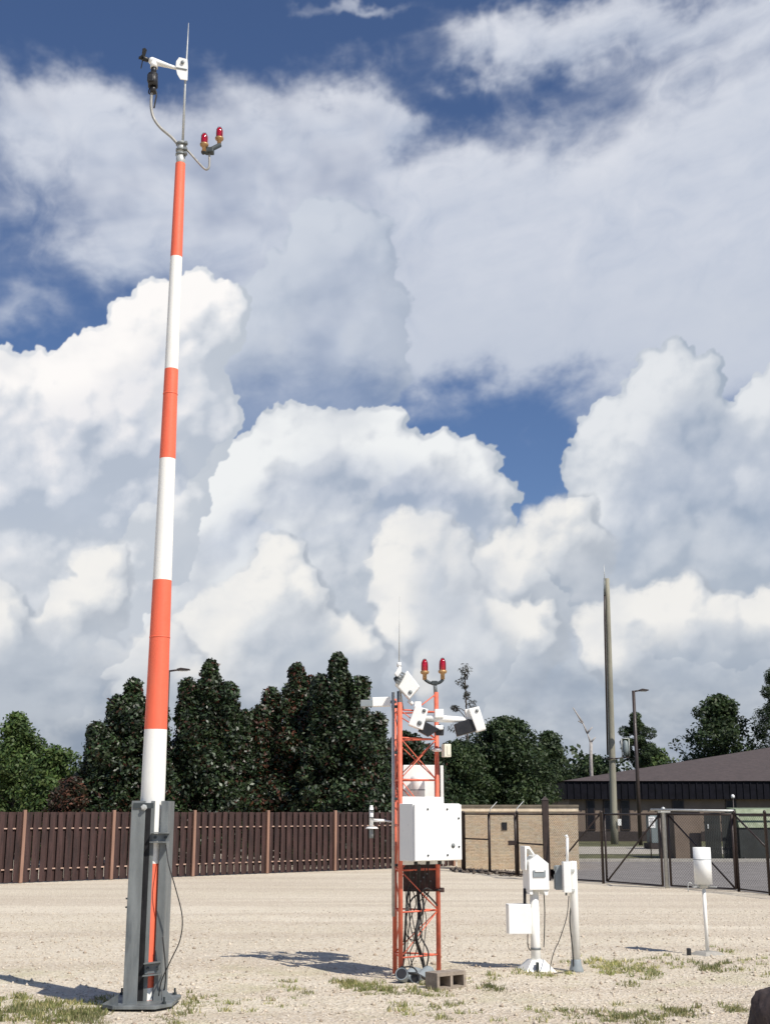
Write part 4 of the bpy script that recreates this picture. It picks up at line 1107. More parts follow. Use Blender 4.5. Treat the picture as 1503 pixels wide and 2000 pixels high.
# wind sensor
wsn = thing("wind_sensor", WP(299, 165), 'white wind vane with a black propeller, at the top of the striped mast', 'wind sensor')
q = MB(); q.tube([WP(299, 182), WP(299.5, 168)], .035, 14); q.tube([WP(299, 170), WP(299, 145)], .055, 16); q.tube([WP(300, 146), WP(301, 130)], .032, 14); q.box(WP(295, 155, MD - .03), (.07, .09, .09), bevel=.01)
q.build("mounting_head", BLACK, wsn)
q = MB(); q.tube([WP(301, 133), WP(301.5, 122)], .042, 14); q.build("pivot", WHITEB, wsn)
q = MB(); q.tube([WP(292, 118), WP(296, 119), WP(310, 123), WP(330, 129), WP(347, 134)], [.030, .045, .036, .024, .018], 14); q.build("body", WHITEB, wsn)
tl = MB(Matrix.Translation((0, -.022, 0))); tl.prism([WP(345, 123), WP(351, 115), WP(367, 119), WP(368, 132), WP(367, 160), WP(353, 158), WP(347, 148), WP(344, 134)], (0, -.012, 0), bevel=.004); tf = tl.build("tail_fin", WHITEB, wsn)
q = MB(Matrix.Translation((0, -.036, 0))); q.box((WP(356, 138).x, MD - .003, WP(356, 138).z), (.125, .006, .012), Matrix.Rotation(R(12), 3, 'Y')); q.lathe(WP(358, 126) + Vector((0, -.008, 0)), [(0, 0), (.022, 0), (.022, .004), (0, .004)], 16, axis=(0, -1, 0)); q.build("marking", GALV, tf)
ax = (WP(284, 116) - WP(292, 118)).normalized(); hub = WP(280, 114)
q = MB(); q.tube([WP(292, 118), hub, hub + ax * .05], [.022, .030, .012], 12); pr = q.build("propeller_hub", BLACK, wsn)
side = ax.orthogonal().normalized(); up_ = ax.cross(side)
for k in range(4):
    a_ = R(20 + 90 * k); d_ = side * math.cos(a_) + up_ * math.sin(a_); tw = (ax * .45 + d_.cross(ax) * .9).normalized()
    q = MB(); q._add([hub + tw * .018, hub - tw * .018, hub + d_ * .10 - tw * .032, hub + d_ * .115 + tw * .0, hub + d_ * .10 + tw * .032], [(0, 1, 2, 3, 4)])
    fcs = q.bm.faces[:]
    r2 = bmesh.ops.extrude_face_region(q.bm, geom=fcs); vs_ = [v for v in r2['geom'] if isinstance(v, bmesh.types.BMVert)]
    for v in vs_: v.co += ax * .006
    q.build("blade", BLACK, wsn)
q = MB(); q.tube(curve([WP(298, 165), WP(292, 174), WP(291, 182), WP(296, 184), WP(299, 178)], 5), .007, 6); q.tube(curve([WP(301, 168), WP(306, 184), WP(304, 196), WP(301, 211)], 5), .009, 6); q.build("cable", RUBBER, wsn)

def beacon(name_pos, r, h, parent):
    """one aviation lamp: metal base, red globe, wire cage; name_pos is the base centre"""
    p = Vector(name_pos)
    b = MB(); b.lathe(p, [(0, 0), (r * .55, 0), (r * .55, h * .26), (r * 1.0, h * .30), (r * 1.16, h * .36), (r * 1.16, h * .42), (r * .9, h * .44), (0, h * .45)], 20); b.build("lamp_base", AMBER, parent)
    g_ = MB(); g_.lathe(p, [(r * .82, h * .43), (r * .92, h * .50), (r * .94, h * .72), (r * .88, h * .84), (r * .62, h * .95), (r * .25, h * 1.0), (0, h * 1.0)], 24); gl_ = g_.build("red_globe", REDG, parent)
    c = MB()
    for k in range(4):
        a_ = R(45 + 90 * k); d_ = Vector((math.cos(a_), math.sin(a_), 0))
        c.tube([p + d_ * r * 1.04 + Vector((0, 0, h * .42)), p + d_ * r * 1.04 + Vector((0, 0, h * .82)), p + d_ * r * .5 + Vector((0, 0, h * 1.01)), p + Vector((0, 0, h * 1.03))], r * .06, 5)
    c.build("guard", GALVD, gl_)
    l_ = MB(); l_.lathe(p, [(0, h * .47), (r * .35, h * .48), (r * .35, h * .75), (0, h * .8)], 12); l_.build("bulb", WHITEB, gl_)
t = thing("obstruction_light", WP(412, 296), 'pair of red aviation lamps on the side arm high on the striped mast', 'warning light')
q = MB(); q.tube([WP(396, 298, MD - .05), WP(408, 294), WP(430, 283, MD + .05)], .026, 10); q.box(WP(409, 295), (.10, .09, .06), bevel=.012); q.build("crossbar", GALVD, t)
pxm = (WP(406, 270).x - WP(390, 270).x) / 2
beacon(WP(398.5, 296, MD - .05), pxm * .90, WP(398, 261).z - WP(398, 296).z, t)
beacon(WP(428, 284, MD + .05), pxm * .90, WP(428, 249).z - WP(428, 284).z, t)

# footing
FD = 12.13
ft = mast
XS = lambda px: W(px, 1565, FD).x
TZ = W(290, 1564, FD).z
q = MB()
a0, a1 = XS(258), XS(285)
q.box(((a0 + a1) / 2, FD, TZ / 2 + .015), (a1 - a0, .012, TZ - .03), bevel=.003)
q.box((a0 + .006, FD + .15, TZ / 2 + .015), (.012, .286, TZ - .03))
q.box(((a0 + a1) / 2, FD + .30, TZ / 2 + .015), (a1 - a0, .012, TZ - .03))
q.build("left_channel", GALV, ft)
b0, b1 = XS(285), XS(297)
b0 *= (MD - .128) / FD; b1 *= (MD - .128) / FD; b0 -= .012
MB().box(((b0 + b1) / 2, MD - .128, TZ / 2), (b1 - b0 + .01, .01, TZ - .06)).build("gap_shade_plate", BLACK, ft)  # added black plate, its colour stands in for the shade in the gap
c0, c1 = XS(296), XS(303.5)
q = MB(); KX = (MD - .13) / FD; c0 *= KX; c1 *= KX; q.box(((c0 + c1) / 2, MD - .130, TZ / 2 + .015), (c1 - c0, .016, TZ - .03), bevel=.003); q.build("centre_bar", GALV, ft)
d0, d1 = XS(315.5), XS(330)
KX = (MD - .098) / FD; d0 *= KX; d1 *= KX
q = MB(); q.box(((d0 + d1) / 2, MD - .098, TZ / 2 + .015), (d1 - d0, .012, TZ - .03), bevel=.003); q.box((d1 - .006, MD + .075, TZ / 2 + .015), (.012, .33, TZ - .03)); q.build("right_channel", GALV, ft)
zt0 = W(290, 1571, FD).z
q = MB(); q.box(((XS(262) + XS(301)) / 2, FD - .012, zt0 - .012), (XS(301) - XS(262), .012, .05), bevel=.002); q.build("head_plate", GALVD, ft)
zbolt = W(283, 1577, FD).z
q = MB(); q.lathe((XS(283), FD - .018, zbolt), [(0, 0), (.030, 0), (.030, .012), (.018, .013), (.018, .034), (0, .035)], 6, smooth=False, axis=(0, -1, 0)); q.build("pivot_bolt", GALVL, ft)
def bracket(py0, py1, xl, xr, skew=0.0):
    z1, z0 = W(300, py0, FD).z, W(300, py1, FD).z; zc = (z0 + z1) / 2
    x0, x1 = Xat(xl, zc, MD - .15), Xat(xr, zc, MD - .15); rot = Matrix.Rotation(R(-skew), 3, 'Y')
    c = Vector(((x0 + x1) / 2, MD - .15, zc)); q = MB(); w_ = x1 - x0; h_ = z1 - z0
    q.box(c, (w_, .014, h_ * .75), rot); q.box(c + Vector((0, -.03, -h_ * .46)), (w_ * 1.12, .07, .010), rot); q.box(c + Vector((0, -.025, h_ * .46)), (w_ * 1.05, .06, .010), rot)
    br = q.build("cross_bracket", GALV, ft)
    q = MB()
    for sx in (-.3, .3):
        q.lathe(c + Vector((w_ * sx, -.008, 0)), [(0, 0), (.014, 0), (.014, .016), (0, .017)], 6, smooth=False, axis=(0, -1, 0))
    q.build("bolt", GALVD, br)
bracket(1626, 1646, 297, 331)
bracket(1882, 1908, 283, 314, 6)
bc = Vector((W(274, 1965, 12.3).x, 12.42, .018))
hw_, hd_ = .315, .42; k_ = .12
q = MB(); q.prism([bc + Vector(v) for v in ((-hw_, -hd_ + k_, 0), (-hw_ + k_, -hd_, 0), (hw_ - k_, -hd_, 0), (hw_, -hd_ + k_ * 1.6, 0), (hw_, hd_ - k_, 0), (hw_ - k_, hd_, 0), (-hw_ + k_, hd_, 0), (-hw_, hd_ - k_, 0))], (0, 0, .032), bevel=.005)
q.build("base_plate", GALV, ft)
for v in ((-.26, -.30), (.25, -.30), (.25, .30), (-.26, .30)):
    p = bc + Vector((v[0], v[1], .032)); q = MB(); q.lathe(p, [(0, 0), (.022, 0), (.022, .02), (.011, .021), (.011, .06), (0, .062)], 6, smooth=False); q.build("anchor_bolt", GALVD, ft)
q = MB(); q.prism([bc + Vector(v) for v in ((-.16, -.36, .032), (-.30, -.36, .032), (-.16, -.36, .13))], (0, .012, 0)); q.prism([bc + Vector(v) for v in ((.20, -.1, .032), (.32, -.1, .032), (.20, -.1, .16))], (0, .012, 0)); q.build("gusset", GALV, ft)
q = MB()
for y in (1755, 1772):
    p = W(250, y, FD + .1); z = p.z; x = a0; q.tube([(x + .01, FD + .10, z), (x - .035, FD + .10, z)], .008, 8)
q.build("side_bolt", GALVD, ft)
cb = MB(); cb.tube(curve([W(324, 1650, FD + .1), W(330, 1690, FD), W(343, 1735, FD), W(356, 1790, FD), W(352, 1835, FD), W(334, 1875, FD), W(316, 1915, FD + .05), W(310, 1945, FD + .1)], 6), .0055, 6)
cb.tube(curve([W(318, 1830, FD + .1), W(322, 1870, FD + .1), W(324, 1905, FD + .1), W(321, 1935, FD + .2)], 5), .006, 6)
o_ = cb.build("cable", RUBBER, mast)
# ================================================================ INSTRUMENT TOWER
def leg_at(px, D, py=1900): return Vector((W(px, py, D).x, D, 0))
T1, T2, T3 = leg_at(782, 14.25), leg_at(856.5, 14.60), leg_at(771, 14.80)
tower = thing("lattice_tower", (T1 + T2 + T3) / 3, 'short orange three-legged lattice tower crowded with white instruments and boxes', 'tower')
ztop = {0: W(785, 1372, 14.25).z, 1: W(852, 1352, 14.6).z, 2: W(770, 1365, 14.8).z}
for k, p in enumerate((T1, T2, T3)):
    MB().tube([Z(p, -.05), Z(p, ztop[k])], .026, 14).build("leg", ORANGE2, tower)
levels = [W(820, y, 14.4).z for y in (1868, 1780, 1699, 1612, 1523, 1442)] + [W(820, 1388, 14.4).z]
pairs = ((T1, T2), (T2, T3), (T3, T1))
for li, z in enumerate(levels):
    q = MB()
    for a, b in pairs: q.tube([Z(a, z), Z(b, z)], .0095, 8)
    q.build("rung", ORANGE2, tower)
for li in range(len(levels) - 1):
    for fi, (a, b) in enumerate(pairs):
        q = MB(); z0, z1 = levels[li], levels[li + 1]
        if (li + fi) % 2 == 0 or li == 4: q.tube([Z(a, z0), Z(b, z1)], .0065, 6)
        if (li + fi) % 2 == 1 or li == 4: q.tube([Z(b, z0), Z(a, z1)], .0065, 6)
        q.build("brace", ORANGE2, tower)
q = MB(); q.tube([Z(T2, ztop[1] - .02), Z(lerp(T2, T1, .55), levels[-1] + .02)], .008, 6); q.build("brace", ORANGE2, tower)
# joint flanges on the right leg
for y in (1738, ):
    z = W(860, y, 14.6).z; q = MB(); q.tube([Z(T2, z - .014), Z(T2, z + .014)], .042, 12); q.box(Z(T2, z) + Vector((.045, -.01, 0)), (.05, .04, .05), bevel=.006); q.build("joint_flange", RUSTY, tower)
# grey mast pipe strapped to the left leg, whip on top
gp = MB(); px_ = Vector((W(767.5, 1500, 14.35).x, 14.35, 0)); gp.tube([Z(px_, W(767, 1790, 14.35).z), Z(px_, W(767, 1352, 14.35).z)], .018, 12)
gp.build("strapped_pipe", GALVL, tower)
gp2 = MB(); p2 = Vector((W(779, 1500, 14.5).x, 14.5, 0)); gp2.tube([Z(p2, W(779, 1480, 14.5).z), Z(p2, W(779, 1350, 14.5).z)], .022, 12); gp2.build("strapped_pipe", GALV, tower)
for y in (1380, 1470, 1560, 1690): 
    z = W(770, y, 14.4).z; q = MB(); q.box((px_.x + .035, 14.42, z), (.11, .10, .028), bevel=.006); q.build("strap", GALVD, tower)
q = MB(); q.tube([W(779, 1330, 14.45), W(779, 1300, 14.45)], .018, 10); q.tube([W(779, 1302, 14.45), W(779, 1294, 14.45)], .026, 10); q.build("whip_mount", WHITEB, tower)
q = MB(); q.tube([W(779, 1296, 14.45), W(779.5, 1240, 14.45), W(780, 1165, 14.45)], [.006, .005, .0025], 6); q.build("whip_antenna", GALVL, tower)
# lamps on the right leg
TLD = 14.6
t = thing("obstruction_light", W(848, 1332, TLD), 'pair of red aviation lamps on top of the right leg of the lattice tower', 'warning light')
q = MB(); q.tube([W(850.5, 1356, TLD), W(848.5, 1332, TLD)], .022, 12); q.build("stem", GALV, t)
q = MB(); q.tube(curve([W(829, 1327, TLD), W(838, 1333, TLD), W(848, 1335, TLD), (W(858, 1333, TLD)), W(865, 1327, TLD)], 4), .018, 10); q.box(W(848, 1334, TLD), (.07, .06, .05), bevel=.01); q.build("crossbar", GALVD, t)
rr_ = (W(836, 1300, TLD).x - W(820, 1300, TLD).x) / 2
for (bx_, by, ty) in ((829, 1328, 1288), (864, 1327, 1286)):
    beacon(W(bx_, by, TLD), rr_ * .92, W(bx_, ty, TLD).z - W(bx_, by, TLD).z, t)

# equipment box facing right-front
BY = 36.0
c0 = W(810, 1683, 14.0); h_ = W(810, 1569, 14.0).z - c0.z
MBX = M_yaw(c0, BY)
t = thing("equipment_box", c0, 'large white steel equipment box mounted on the front of the lattice tower', 'equipment box')
MB(MBX).box((.334, .165, h_ / 2), (.668, .255, h_), bevel=.008).build("casing", WHITEB, t)
dr = MB(MBX).box((.334, .018, h_ / 2 - .002), (.660, .032, h_ - .016), bevel=.010).build("door", WHITEB, t)
q = MB(MBX)
for (fx, fz) in ((.27, .90), (.68, .90), (.27, .10), (.68, .10), (.925, .74), (.925, .24)):
    q.lathe((.668 * fx, .002, h_ * fz), [(0, 0), (.011, 0), (.011, .010), (0, .011)], 8, axis=(0, -1, 0))
q.build("door_screw", GALVD, dr)
q = MB(MBX); q.lathe((.668 * .80, .002, h_ * .26), [(0, 0), (.026, 0), (.026, .006), (.012, .007), (.012, .016), (0, .017)], 20, axis=(0, -1, 0)); q.build("lock", GALV, dr)
q = MB(MBX); q.box((.334, .30, h_ + .03), (.60, .04, .09), bevel=.004); q.box((.334, .30, -.02), (.60, .04, .05)); q.build("mounting_rail", WHITEB, t)
q = MB(MBX)
for fx in (.2, .45, .7): q.lathe((.668 * fx, .16, -.045), [(0, 0), (.022, 0), (.022, .045), (0, .045)], 12)
q.build("cable_gland", BLACK, t)
# rear box
rD = 15.12; A = W(787, 1566, rD); B = W(857, 1494, rD)
t = thing("equipment_box", ((A.x + B.x) / 2, rD, A.z), 'grey-white box behind the lattice, above the large white equipment box', 'equipment box')
MB().box(((A.x + B.x) / 2, rD + .12, (A.z + B.z) / 2), (B.x - A.x, .22, B.z - A.z), bevel=.01).build("casing", WHITEB, t)
MB().lathe((W(815, 1565, rD).x, rD - .10, A.z), [(0, 0), (.085, 0), (.085, .26), (.075, .29), (0, .30)], 22).build("canister", WHITEB, t)
q = MB(); q.tube([(W(815, 1550, rD).x, rD - .10, A.z + .13), (W(815, 1550, rD).x, rD - .10, A.z + .14)], .0865, 22); q.build("band", GALV, t)
MB().box((B.x + .03, rD - .02, (A.z + B.z) / 2), (.035, .10, (B.z - A.z) * .96), bevel=.005).build("side_channel", WHITEB, t)
# dark junction panel below the box, and the cables
jD = 14.72; A = W(787, 1741, jD); B = W(853, 1683, jD)
t = thing("junction_panel", ((A.x + B.x) / 2, jD, A.z), 'rusty dark panel inside the tower, just below the white equipment box', 'panel')
MB().box(((A.x + B.x) / 2, jD, (A.z + B.z) / 2), (B.x - A.x, .08, B.z - A.z), bevel=.008).build("plate", RUSTY, t)
q = MB(); r_ = random.Random(5)
for i in range(7): q.lathe((lerp(A.x, B.x, .2 + .1 * i), jD - .04, A.z + (B.z - A.z) * (.35 + .25 * (i % 3) / 2)), [(0, 0), (.010, 0), (.010, .012), (0, .013)], 8, axis=(0, -1, 0))
q.build("screw", GALV, t)
cD = 14.45
cset = [([(818, 1690), (816, 1740), (818, 1790), (812, 1830), (822, 1865), (829, 1893)], .020), ([(800, 1690), (803, 1720), (796, 1745), (792, 1790), (790, 1850), (786, 1890)], .012),
        ([(835, 1690), (838, 1735), (828, 1770), (822, 1820), (815, 1836), (797, 1832), (790, 1810)], .006), ([(808, 1700), (800, 1750), (806, 1800), (815, 1845), (800, 1890)], .006),
        ([(845, 1740), (832, 1735), (820, 1745), (805, 1755), (795, 1780), (788, 1840)], .009), ([(826, 1740), (842, 1755), (853, 1768)], .010),
        ([(812, 1735), (822, 1780), (812, 1815), (815, 1850), (826, 1888)], .007), ([(798, 1735), (800, 1790), (795, 1850), (800, 1892)], .005), ([(830, 1690), (827, 1760), (832, 1800), (826, 1860), (828, 1888)], .005), ([(804, 1735), (812, 1765), (800, 1800), (808, 1838), (800, 1862), (806, 1890)], .006), ([(840, 1738), (818, 1765), (822, 1800), (806, 1822), (800, 1800), (796, 1760)], .005), ([(792, 1740), (794, 1800), (800, 1835), (818, 1842), (824, 1820), (820, 1790)], .0045), ([(822, 1738), (826, 1775), (818, 1800), (822, 1830), (836, 1860), (832, 1892)], .009)]
q = MB()
for pts_, r__ in cset:
    q.tube(curve([W(a_, b_, cD + .12 * math.sin(i * 2.1 + r__ * 900)) for i, (a_, b_) in enumerate(pts_)], 6), r__, 7)
o_ = q.build("cable_bundle", RUBBER); tag(o_, 'tangle of black cables hanging down inside the lattice tower', 'cables')
# grey conduit elbows at the foot
def elbow(pts_, r__, name, label, horn=False):
    P_ = curve(pts_, 6); q = MB(); q.tube(P_, r__, 18)
    d_ = (P_[0] - P_[1]).normalized()
    q.tube([P_[0] - d_ * .03, P_[0] + d_ * .05], r__ * 1.18, 18, caps=False); q.mi = 1; q.tube([P_[0] + d_ * .044, P_[0] + d_ * .046], r__ * .95, 18)  # black disc paints the dark inside of the open end
    q.mi = 0; q.tube([P_[0] + d_ * .040, P_[0] + d_ * .042], r__ * 1.16, 18)
    o = q.build(name, [GREYP, BLACK]); return tag(o, label, 'conduit', None)
elbow([(W(785, 1930, 14.0).x, 13.95, .08), W(790, 1914, 14.1), W(806, 1900, 14.3), W(826, 1905, 14.5), (W(838, 1915, 14.55).x, 14.6, -.05)], .058, "conduit_elbow", 'leftmost grey conduit elbow lying at the foot of the lattice tower')
elbow([(W(812, 1925, 14.2).x, 14.0, .05), W(820, 1908, 14.15), W(836, 1895, 14.35), (W(845, 1905, 14.4).x, 14.45, .0)], .048, "conduit_elbow", 'grey conduit elbow at the tower foot, directly beside the cinder block')
q = MB(); q.tube(curve([W(784, 1888, 14.1), W(795, 1900, 14.0), W(812, 1902, 13.95), W(830, 1912, 14.0), W(842, 1922, 14.05)], 5), .014, 8)
q.tube(curve([W(770, 1905, 14.1), W(782, 1892, 14.05), W(800, 1888, 14.05), W(812, 1895, 14.0), W(818, 1915, 13.9), W(815, 1925, 13.85)], 5), .008, 7)
o_ = q.build("cable", RUBBER); tag(o_, 'black cables draped over the grey conduit elbows at the tower foot', 'cable')
# cinder block with its two cores facing the viewer
kc = G(882, 1932); yaw = 38
Mk = M_yaw((kc.x, kc.y, gz(kc.x, kc.y) - .01), yaw)
BLm = MB(Mk); Wd, Hh, Dp = .39, .175, .19; x0 = -Wd / 2; wall_ = .034
BLm.box((0, Dp / 2, wall_ / 2), (Wd, Dp, wall_)); BLm.box((0, Dp / 2, Hh - wall_ / 2), (Wd, Dp, wall_))
for xx in (-Wd / 2 + wall_ / 2, 0, Wd / 2 - wall_ / 2): BLm.box((xx, Dp / 2, Hh / 2), (wall_, Dp - .002, Hh - 2 * wall_ + .001))
BLm.box((0, Dp - .005, Hh / 2), (Wd - .01, .006, Hh - .02))
BLm.org = Mk.translation
o_ = BLm.build("cinder_block", BLOCK); tag(o_, 'weathered grey cinder block with two square holes, right of the conduit elbows', 'block')

# precipitation / visibility heads
hD = 14.35
def PR(poly, D, depth, bev=.006):
    return MB().prism([W(a_, b_, D) for a_, b_ in poly], (0, depth, 0), bevel=bev)
t = thing("visibility_sensor", W(866, 1404, hD), 'white visibility sensor with two angled heads on a horizontal tube, below the tower lamps', 'sensor')
MB().tube([W(828, 1404, hD), W(866, 1404, hD), W(912, 1406, hD)], [.034, .040, .030], 16).build("crossarm", WHITEB, t)
q = MB(); q.box(W(857, 1394, hD), (.10, .12, .10), bevel=.01); q.box(W(857, 1421, hD), (.09, .10, .05), bevel=.008); q.build("mounting_block", WHITEB, t)
PR([(848, 1418), (858, 1414), (867, 1420), (866, 1436), (851, 1436)], hD + .02, .08).build("clamp", BLACK, t)
hd1 = PR([(914, 1384), (935, 1379), (949, 1424), (931, 1429)], hD - .08, .20, .01).build("right_head", WHITEB, t)
PR([(907, 1385), (926, 1384), (930, 1408), (912, 1404)], hD - .02, .16).build("neck", WHITEB, hd1)
PR([(887, 1414), (912, 1405), (930, 1406), (934, 1426), (893, 1438)], hD - .05, .17, .008).build("hood", BLACK, hd1)
q = MB(); q.lathe(W(931, 1388, hD - .085), [(0, 0), (.018, 0), (.018, .006), (0, .007)], 14, axis=(0, -1, 0)); q.build("cap", GALV, hd1)
hd2 = PR([(797, 1415), (811, 1378), (836, 1385), (825, 1426)], hD - .10, .20, .01).build("left_head", WHITEB, t)
PR([(808, 1382), (810, 1370), (822, 1370), (823, 1384)], hD - .04, .10).build("neck", WHITEB, hd2)
PR([(816, 1427), (830, 1409), (858, 1424), (836, 1438)], hD - .06, .16, .006).build("hood", BLACK, hd2)
q = MB(); q.lathe(W(819, 1412, hD - .105), [(0, 0), (.026, 0), (.026, .006), (.012, .008), (0, .008)], 16, axis=(0, -1, 0)); q.lathe(W(828, 1388, hD - .105), [(0, 0), (.020, 0), (.020, .006), (0, .007)], 16, axis=(0, -1, 0)); q.build("cap", GALV, hd2)
q = MB(); q.tube([W(797, 1368, hD), W(806, 1376, hD)], .022, 10); q.build("elbow", WHITEB, t)

t = thing("radiation_box", W(795, 1338, 14.3), 'tilted square white sensor box at the top left of the lattice tower', 'sensor')
PR([(771, 1335), (795, 1309), (819.5, 1341), (799, 1365)], 14.18, .22, .01).build("casing", WHITEB, t)
for k in range(5):
    f0 = k / 5; a_ = (771 + 13 * f0 - 2, 1333 - 17 * f0)
    PR([(773 + 2.6 * k, 1330 - 4.6 * k), (781 + 2.6 * k, 1334 - 4.6 * k), (780.3 + 2.6 * k, 1337 - 4.6 * k), (772.3 + 2.6 * k, 1333 - 4.6 * k)], 14.14, .03, .001).build("louvre", GALV, t)
q = MB(); q.lathe(W(801, 1352, 14.175), [(0, 0), (.022, 0), (.022, .006), (0, .007)], 16, axis=(0, -1, 0)); q.build("cap", GALV, t)
PR([(770, 1316), (779, 1300), (784, 1303), (783, 1313), (776, 1322)], 14.25, .12).build("upper_mount", WHITEB, t)
PR([(768, 1324), (776, 1318), (786, 1330), (776, 1340)], 14.28, .10).build("side_plate", GALVD, t)
q = MB(); q.tube([W(781, 1358, 14.36), W(785, 1385, 14.36)], .02, 10); q.tube([W(782, 1345, 14.36), W(779, 1395, 14.36)], .016, 10); q.build("bracket", GALVL, t)

t = thing("side_sensor", W(742, 1371, 14.4), 'small horizontal grey and white sensor reaching left from the top of the tower', 'sensor')
q = MB(); a_, b_ = W(727, 1371, 14.4), W(762, 1371, 14.4); q.box((a_ + b_) / 2, ((b_ - a_).length, .11, .105), Matrix.Rotation(R(-2), 3, 'Y'), bevel=.008); q.build("housing", WHITEB, t)
q = MB(); a_ = W(704, 1374, 14.4); b_ = W(727, 1374, 14.4); q.box((a_ + b_) / 2, ((b_ - a_).length, .10, .075), bevel=.006); q.build("hood", GREYP, t)
q = MB(); q.tube([W(760, 1371, 14.45), W(772, 1371, 14.5)], .018, 10); q.build("bracket", GALVL, t)

t = thing("temperature_sensor", W(725, 1605, 14.4), 'white upright tube sensor on a short arm left of the tower', 'sensor')
q = MB(); q.tube([W(725, 1577, 14.4), W(725, 1613, 14.4)], .023, 16); q.tube([W(725, 1573, 14.4), W(725, 1578, 14.4)], .018, 16); q.build("tube", WHITEB, t)
q = MB(); c_ = W(726, 1614, 14.4); q.lathe(c_ + Vector((0, 0, -.022)), [(0, .02), (.05, .018), (.075, 0), (.072, -.004), (.03, .008), (0, .008)], 22); q.build("shield", WHITEB, t)
q = MB(); q.tube([W(725, 1615, 14.4), W(725, 1637, 14.4)], .024, 16); q.build("probe", GREYP, t)
q = MB(); q.tube([W(728, 1602, 14.4), W(752, 1603, 14.42)], .017, 12); q.tube([W(752, 1603, 14.42), W(770, 1606, 14.5)], .010, 8); q.build("arm", WHITEB, t)
q = MB(); q.box(W(726, 1583, 14.375), (.05, .02, .012)); q.box(W(726, 1597, 14.375), (.05, .02, .012)); q.build("band", GALVD, t)

t = thing("small_junction_box", W(871, 1466, 14.38), 'small cream box on a stub arm at the right leg of the tower', 'junction box')
q = MB(M_yaw(W(871, 1466, 14.38), 20)); q.box((0, 0, 0), (.085, .09, .145), bevel=.008); q.build("casing", CREAM, t)
q = MB(M_yaw(W(871, 1466, 14.38), 20)); q.box((.012, -.048, 0), (.045, .006, .10), bevel=.002); q.build("cover", CREAM, t)
q = MB(); q.tube([W(845, 1465, 14.55), W(864, 1465, 14.38)], .014, 10); q.box(W(854, 1465, 14.55), (.075, .07, .035), bevel=.006); q.build("arm", WHITEB, t)

# ================================================================ WHITE POST INSTRUMENTS
P1 = G(1049, 1899); P1.z = gz(P1.x, P1.y)
D1 = P1.y + .12
t = thing("post_sensor", (P1.x, D1, 0), 'white post with a pyramid foot, a sloped head and a square box on its left', 'weather instrument')
x_ = P1.x
zt1 = W(1050, 1735, D1).z
q = MB(); q.lathe((x_, D1, 0), [(0, .02), (.056, .02), (.054, .35), (.049, zt1 + .1), (0, zt1 + .1)], 26); q.build("post", WHITEP, t)
q = MB(); q.lathe((x_, D1, .23), [(.057, 0), (.060, .005), (.060, .02), (.057, .025)], 26); q.build("collar", GALV, t)
q = MB(Matrix.Translation((x_, D1, 0)) @ Matrix.Rotation(R(12), 4, 'Z'))
s0, s1, hz_ = .185, .075, .125
q._add([(-s0, -s0, .0), (s0, -s0, .0), (s0, s0, .0), (-s0, s0, .0), (-s1, -s1, hz_), (s1, -s1, hz_), (s1, s1, hz_), (-s1, s1, hz_)], [(0, 3, 2, 1), (4, 5, 6, 7), (0, 1, 5, 4), (1, 2, 6, 5), (2, 3, 7, 6), (3, 0, 4, 7)])
q.build("foot", WHITEP, t)
q = MB(); q.box((x_ - .005, D1 - .175, .062), (.030, .07, .10), bevel=.004); q.build("foot_bolt", GALVD, t)
hm = M_yaw(W(1045, 1737, D1) + Vector((0, -.0, 0)), 12); hz0 = W(1045, 1737, D1).z; HH = W(1045, 1686, D1).z - hz0; pk = W(1036, 1668, D1).z - hz0
q = MB(hm); q.prism([(-.115, -.13, 0), (.125, -.13, 0), (.125, -.13, HH), (-.01, -.13, pk), (-.115, -.13, pk * .80)], (0, .24, 0), bevel=.008); hd = q.build("head", WHITEB, t)
q = MB(hm); q.box((.005, -.137, HH * .62), (.15, .012, .075), bevel=.003); sl_ = q.build("slot", GREYP, hd)
q = MB(hm); q.box((.005, -.146, HH * .74), (.11, .012, .03), bevel=.003); q.build("slot_lip", WHITEB, sl_)
q = MB(hm); q.prism([(-.13, -.10, HH * .75), (-.15, -.10, HH * .75), (-.15, -.10, pk + .09), (-.09, -.10, pk + .09), (-.03, -.10, pk + .0), (-.05, -.10, pk - .01), (-.095, -.10, pk + .065), (-.13, -.10, pk + .065)], (0, .18, 0), bevel=.004); q.build("bracket", WHITEB, hd)
q = MB(hm); q.prism([(-.115, -.11, 0), (-.07, -.11, 0), (-.07, -.11, -.05), (-.10, -.11, -.05)], (0, .2, 0)); q.prism([(.06, -.11, 0), (.12, -.11, 0), (.11, -.11, -.06), (.08, -.11, -.06)], (0, .2, 0)); q.build("skirt", WHITEB, hd)
q = MB(); q.tube([W(1024, 1735, D1), W(1024, 1768, D1)], .018, 10); q.build("black_tube", BLACK, t)
A = W(990, 1823, D1); B = W(1033, 1765, D1)
MB(M_yaw(((A.x + B.x) / 2, D1 - .02, (A.z + B.z) / 2), 6)).box((0, 0, 0), (B.x - A.x, .16, B.z - A.z), bevel=.008).build("square_box", CREAM if False else WHITEB, t)
MB().box(((W(1033, 1790, D1).x + x_) / 2, D1 + .02, W(1037, 1790, D1).z), (.09, .10, W(1037, 1773, D1).z - W(1037, 1808, D1).z), bevel=.006).build("box_arm", WHITEB, t)
q = MB(); q.tube(curve([W(1030, 1822, D1), W(1030, 1845, D1), W(1034, 1855, D1), W(1042, 1858, D1)], 5), .0055, 6); q.tube(curve([W(1061, 1740, D1 - .05), W(1063, 1780, D1), W(1062, 1830, D1), W(1061, 1850, D1)], 4), .006, 6); q.build("cable", RUBBER, t)

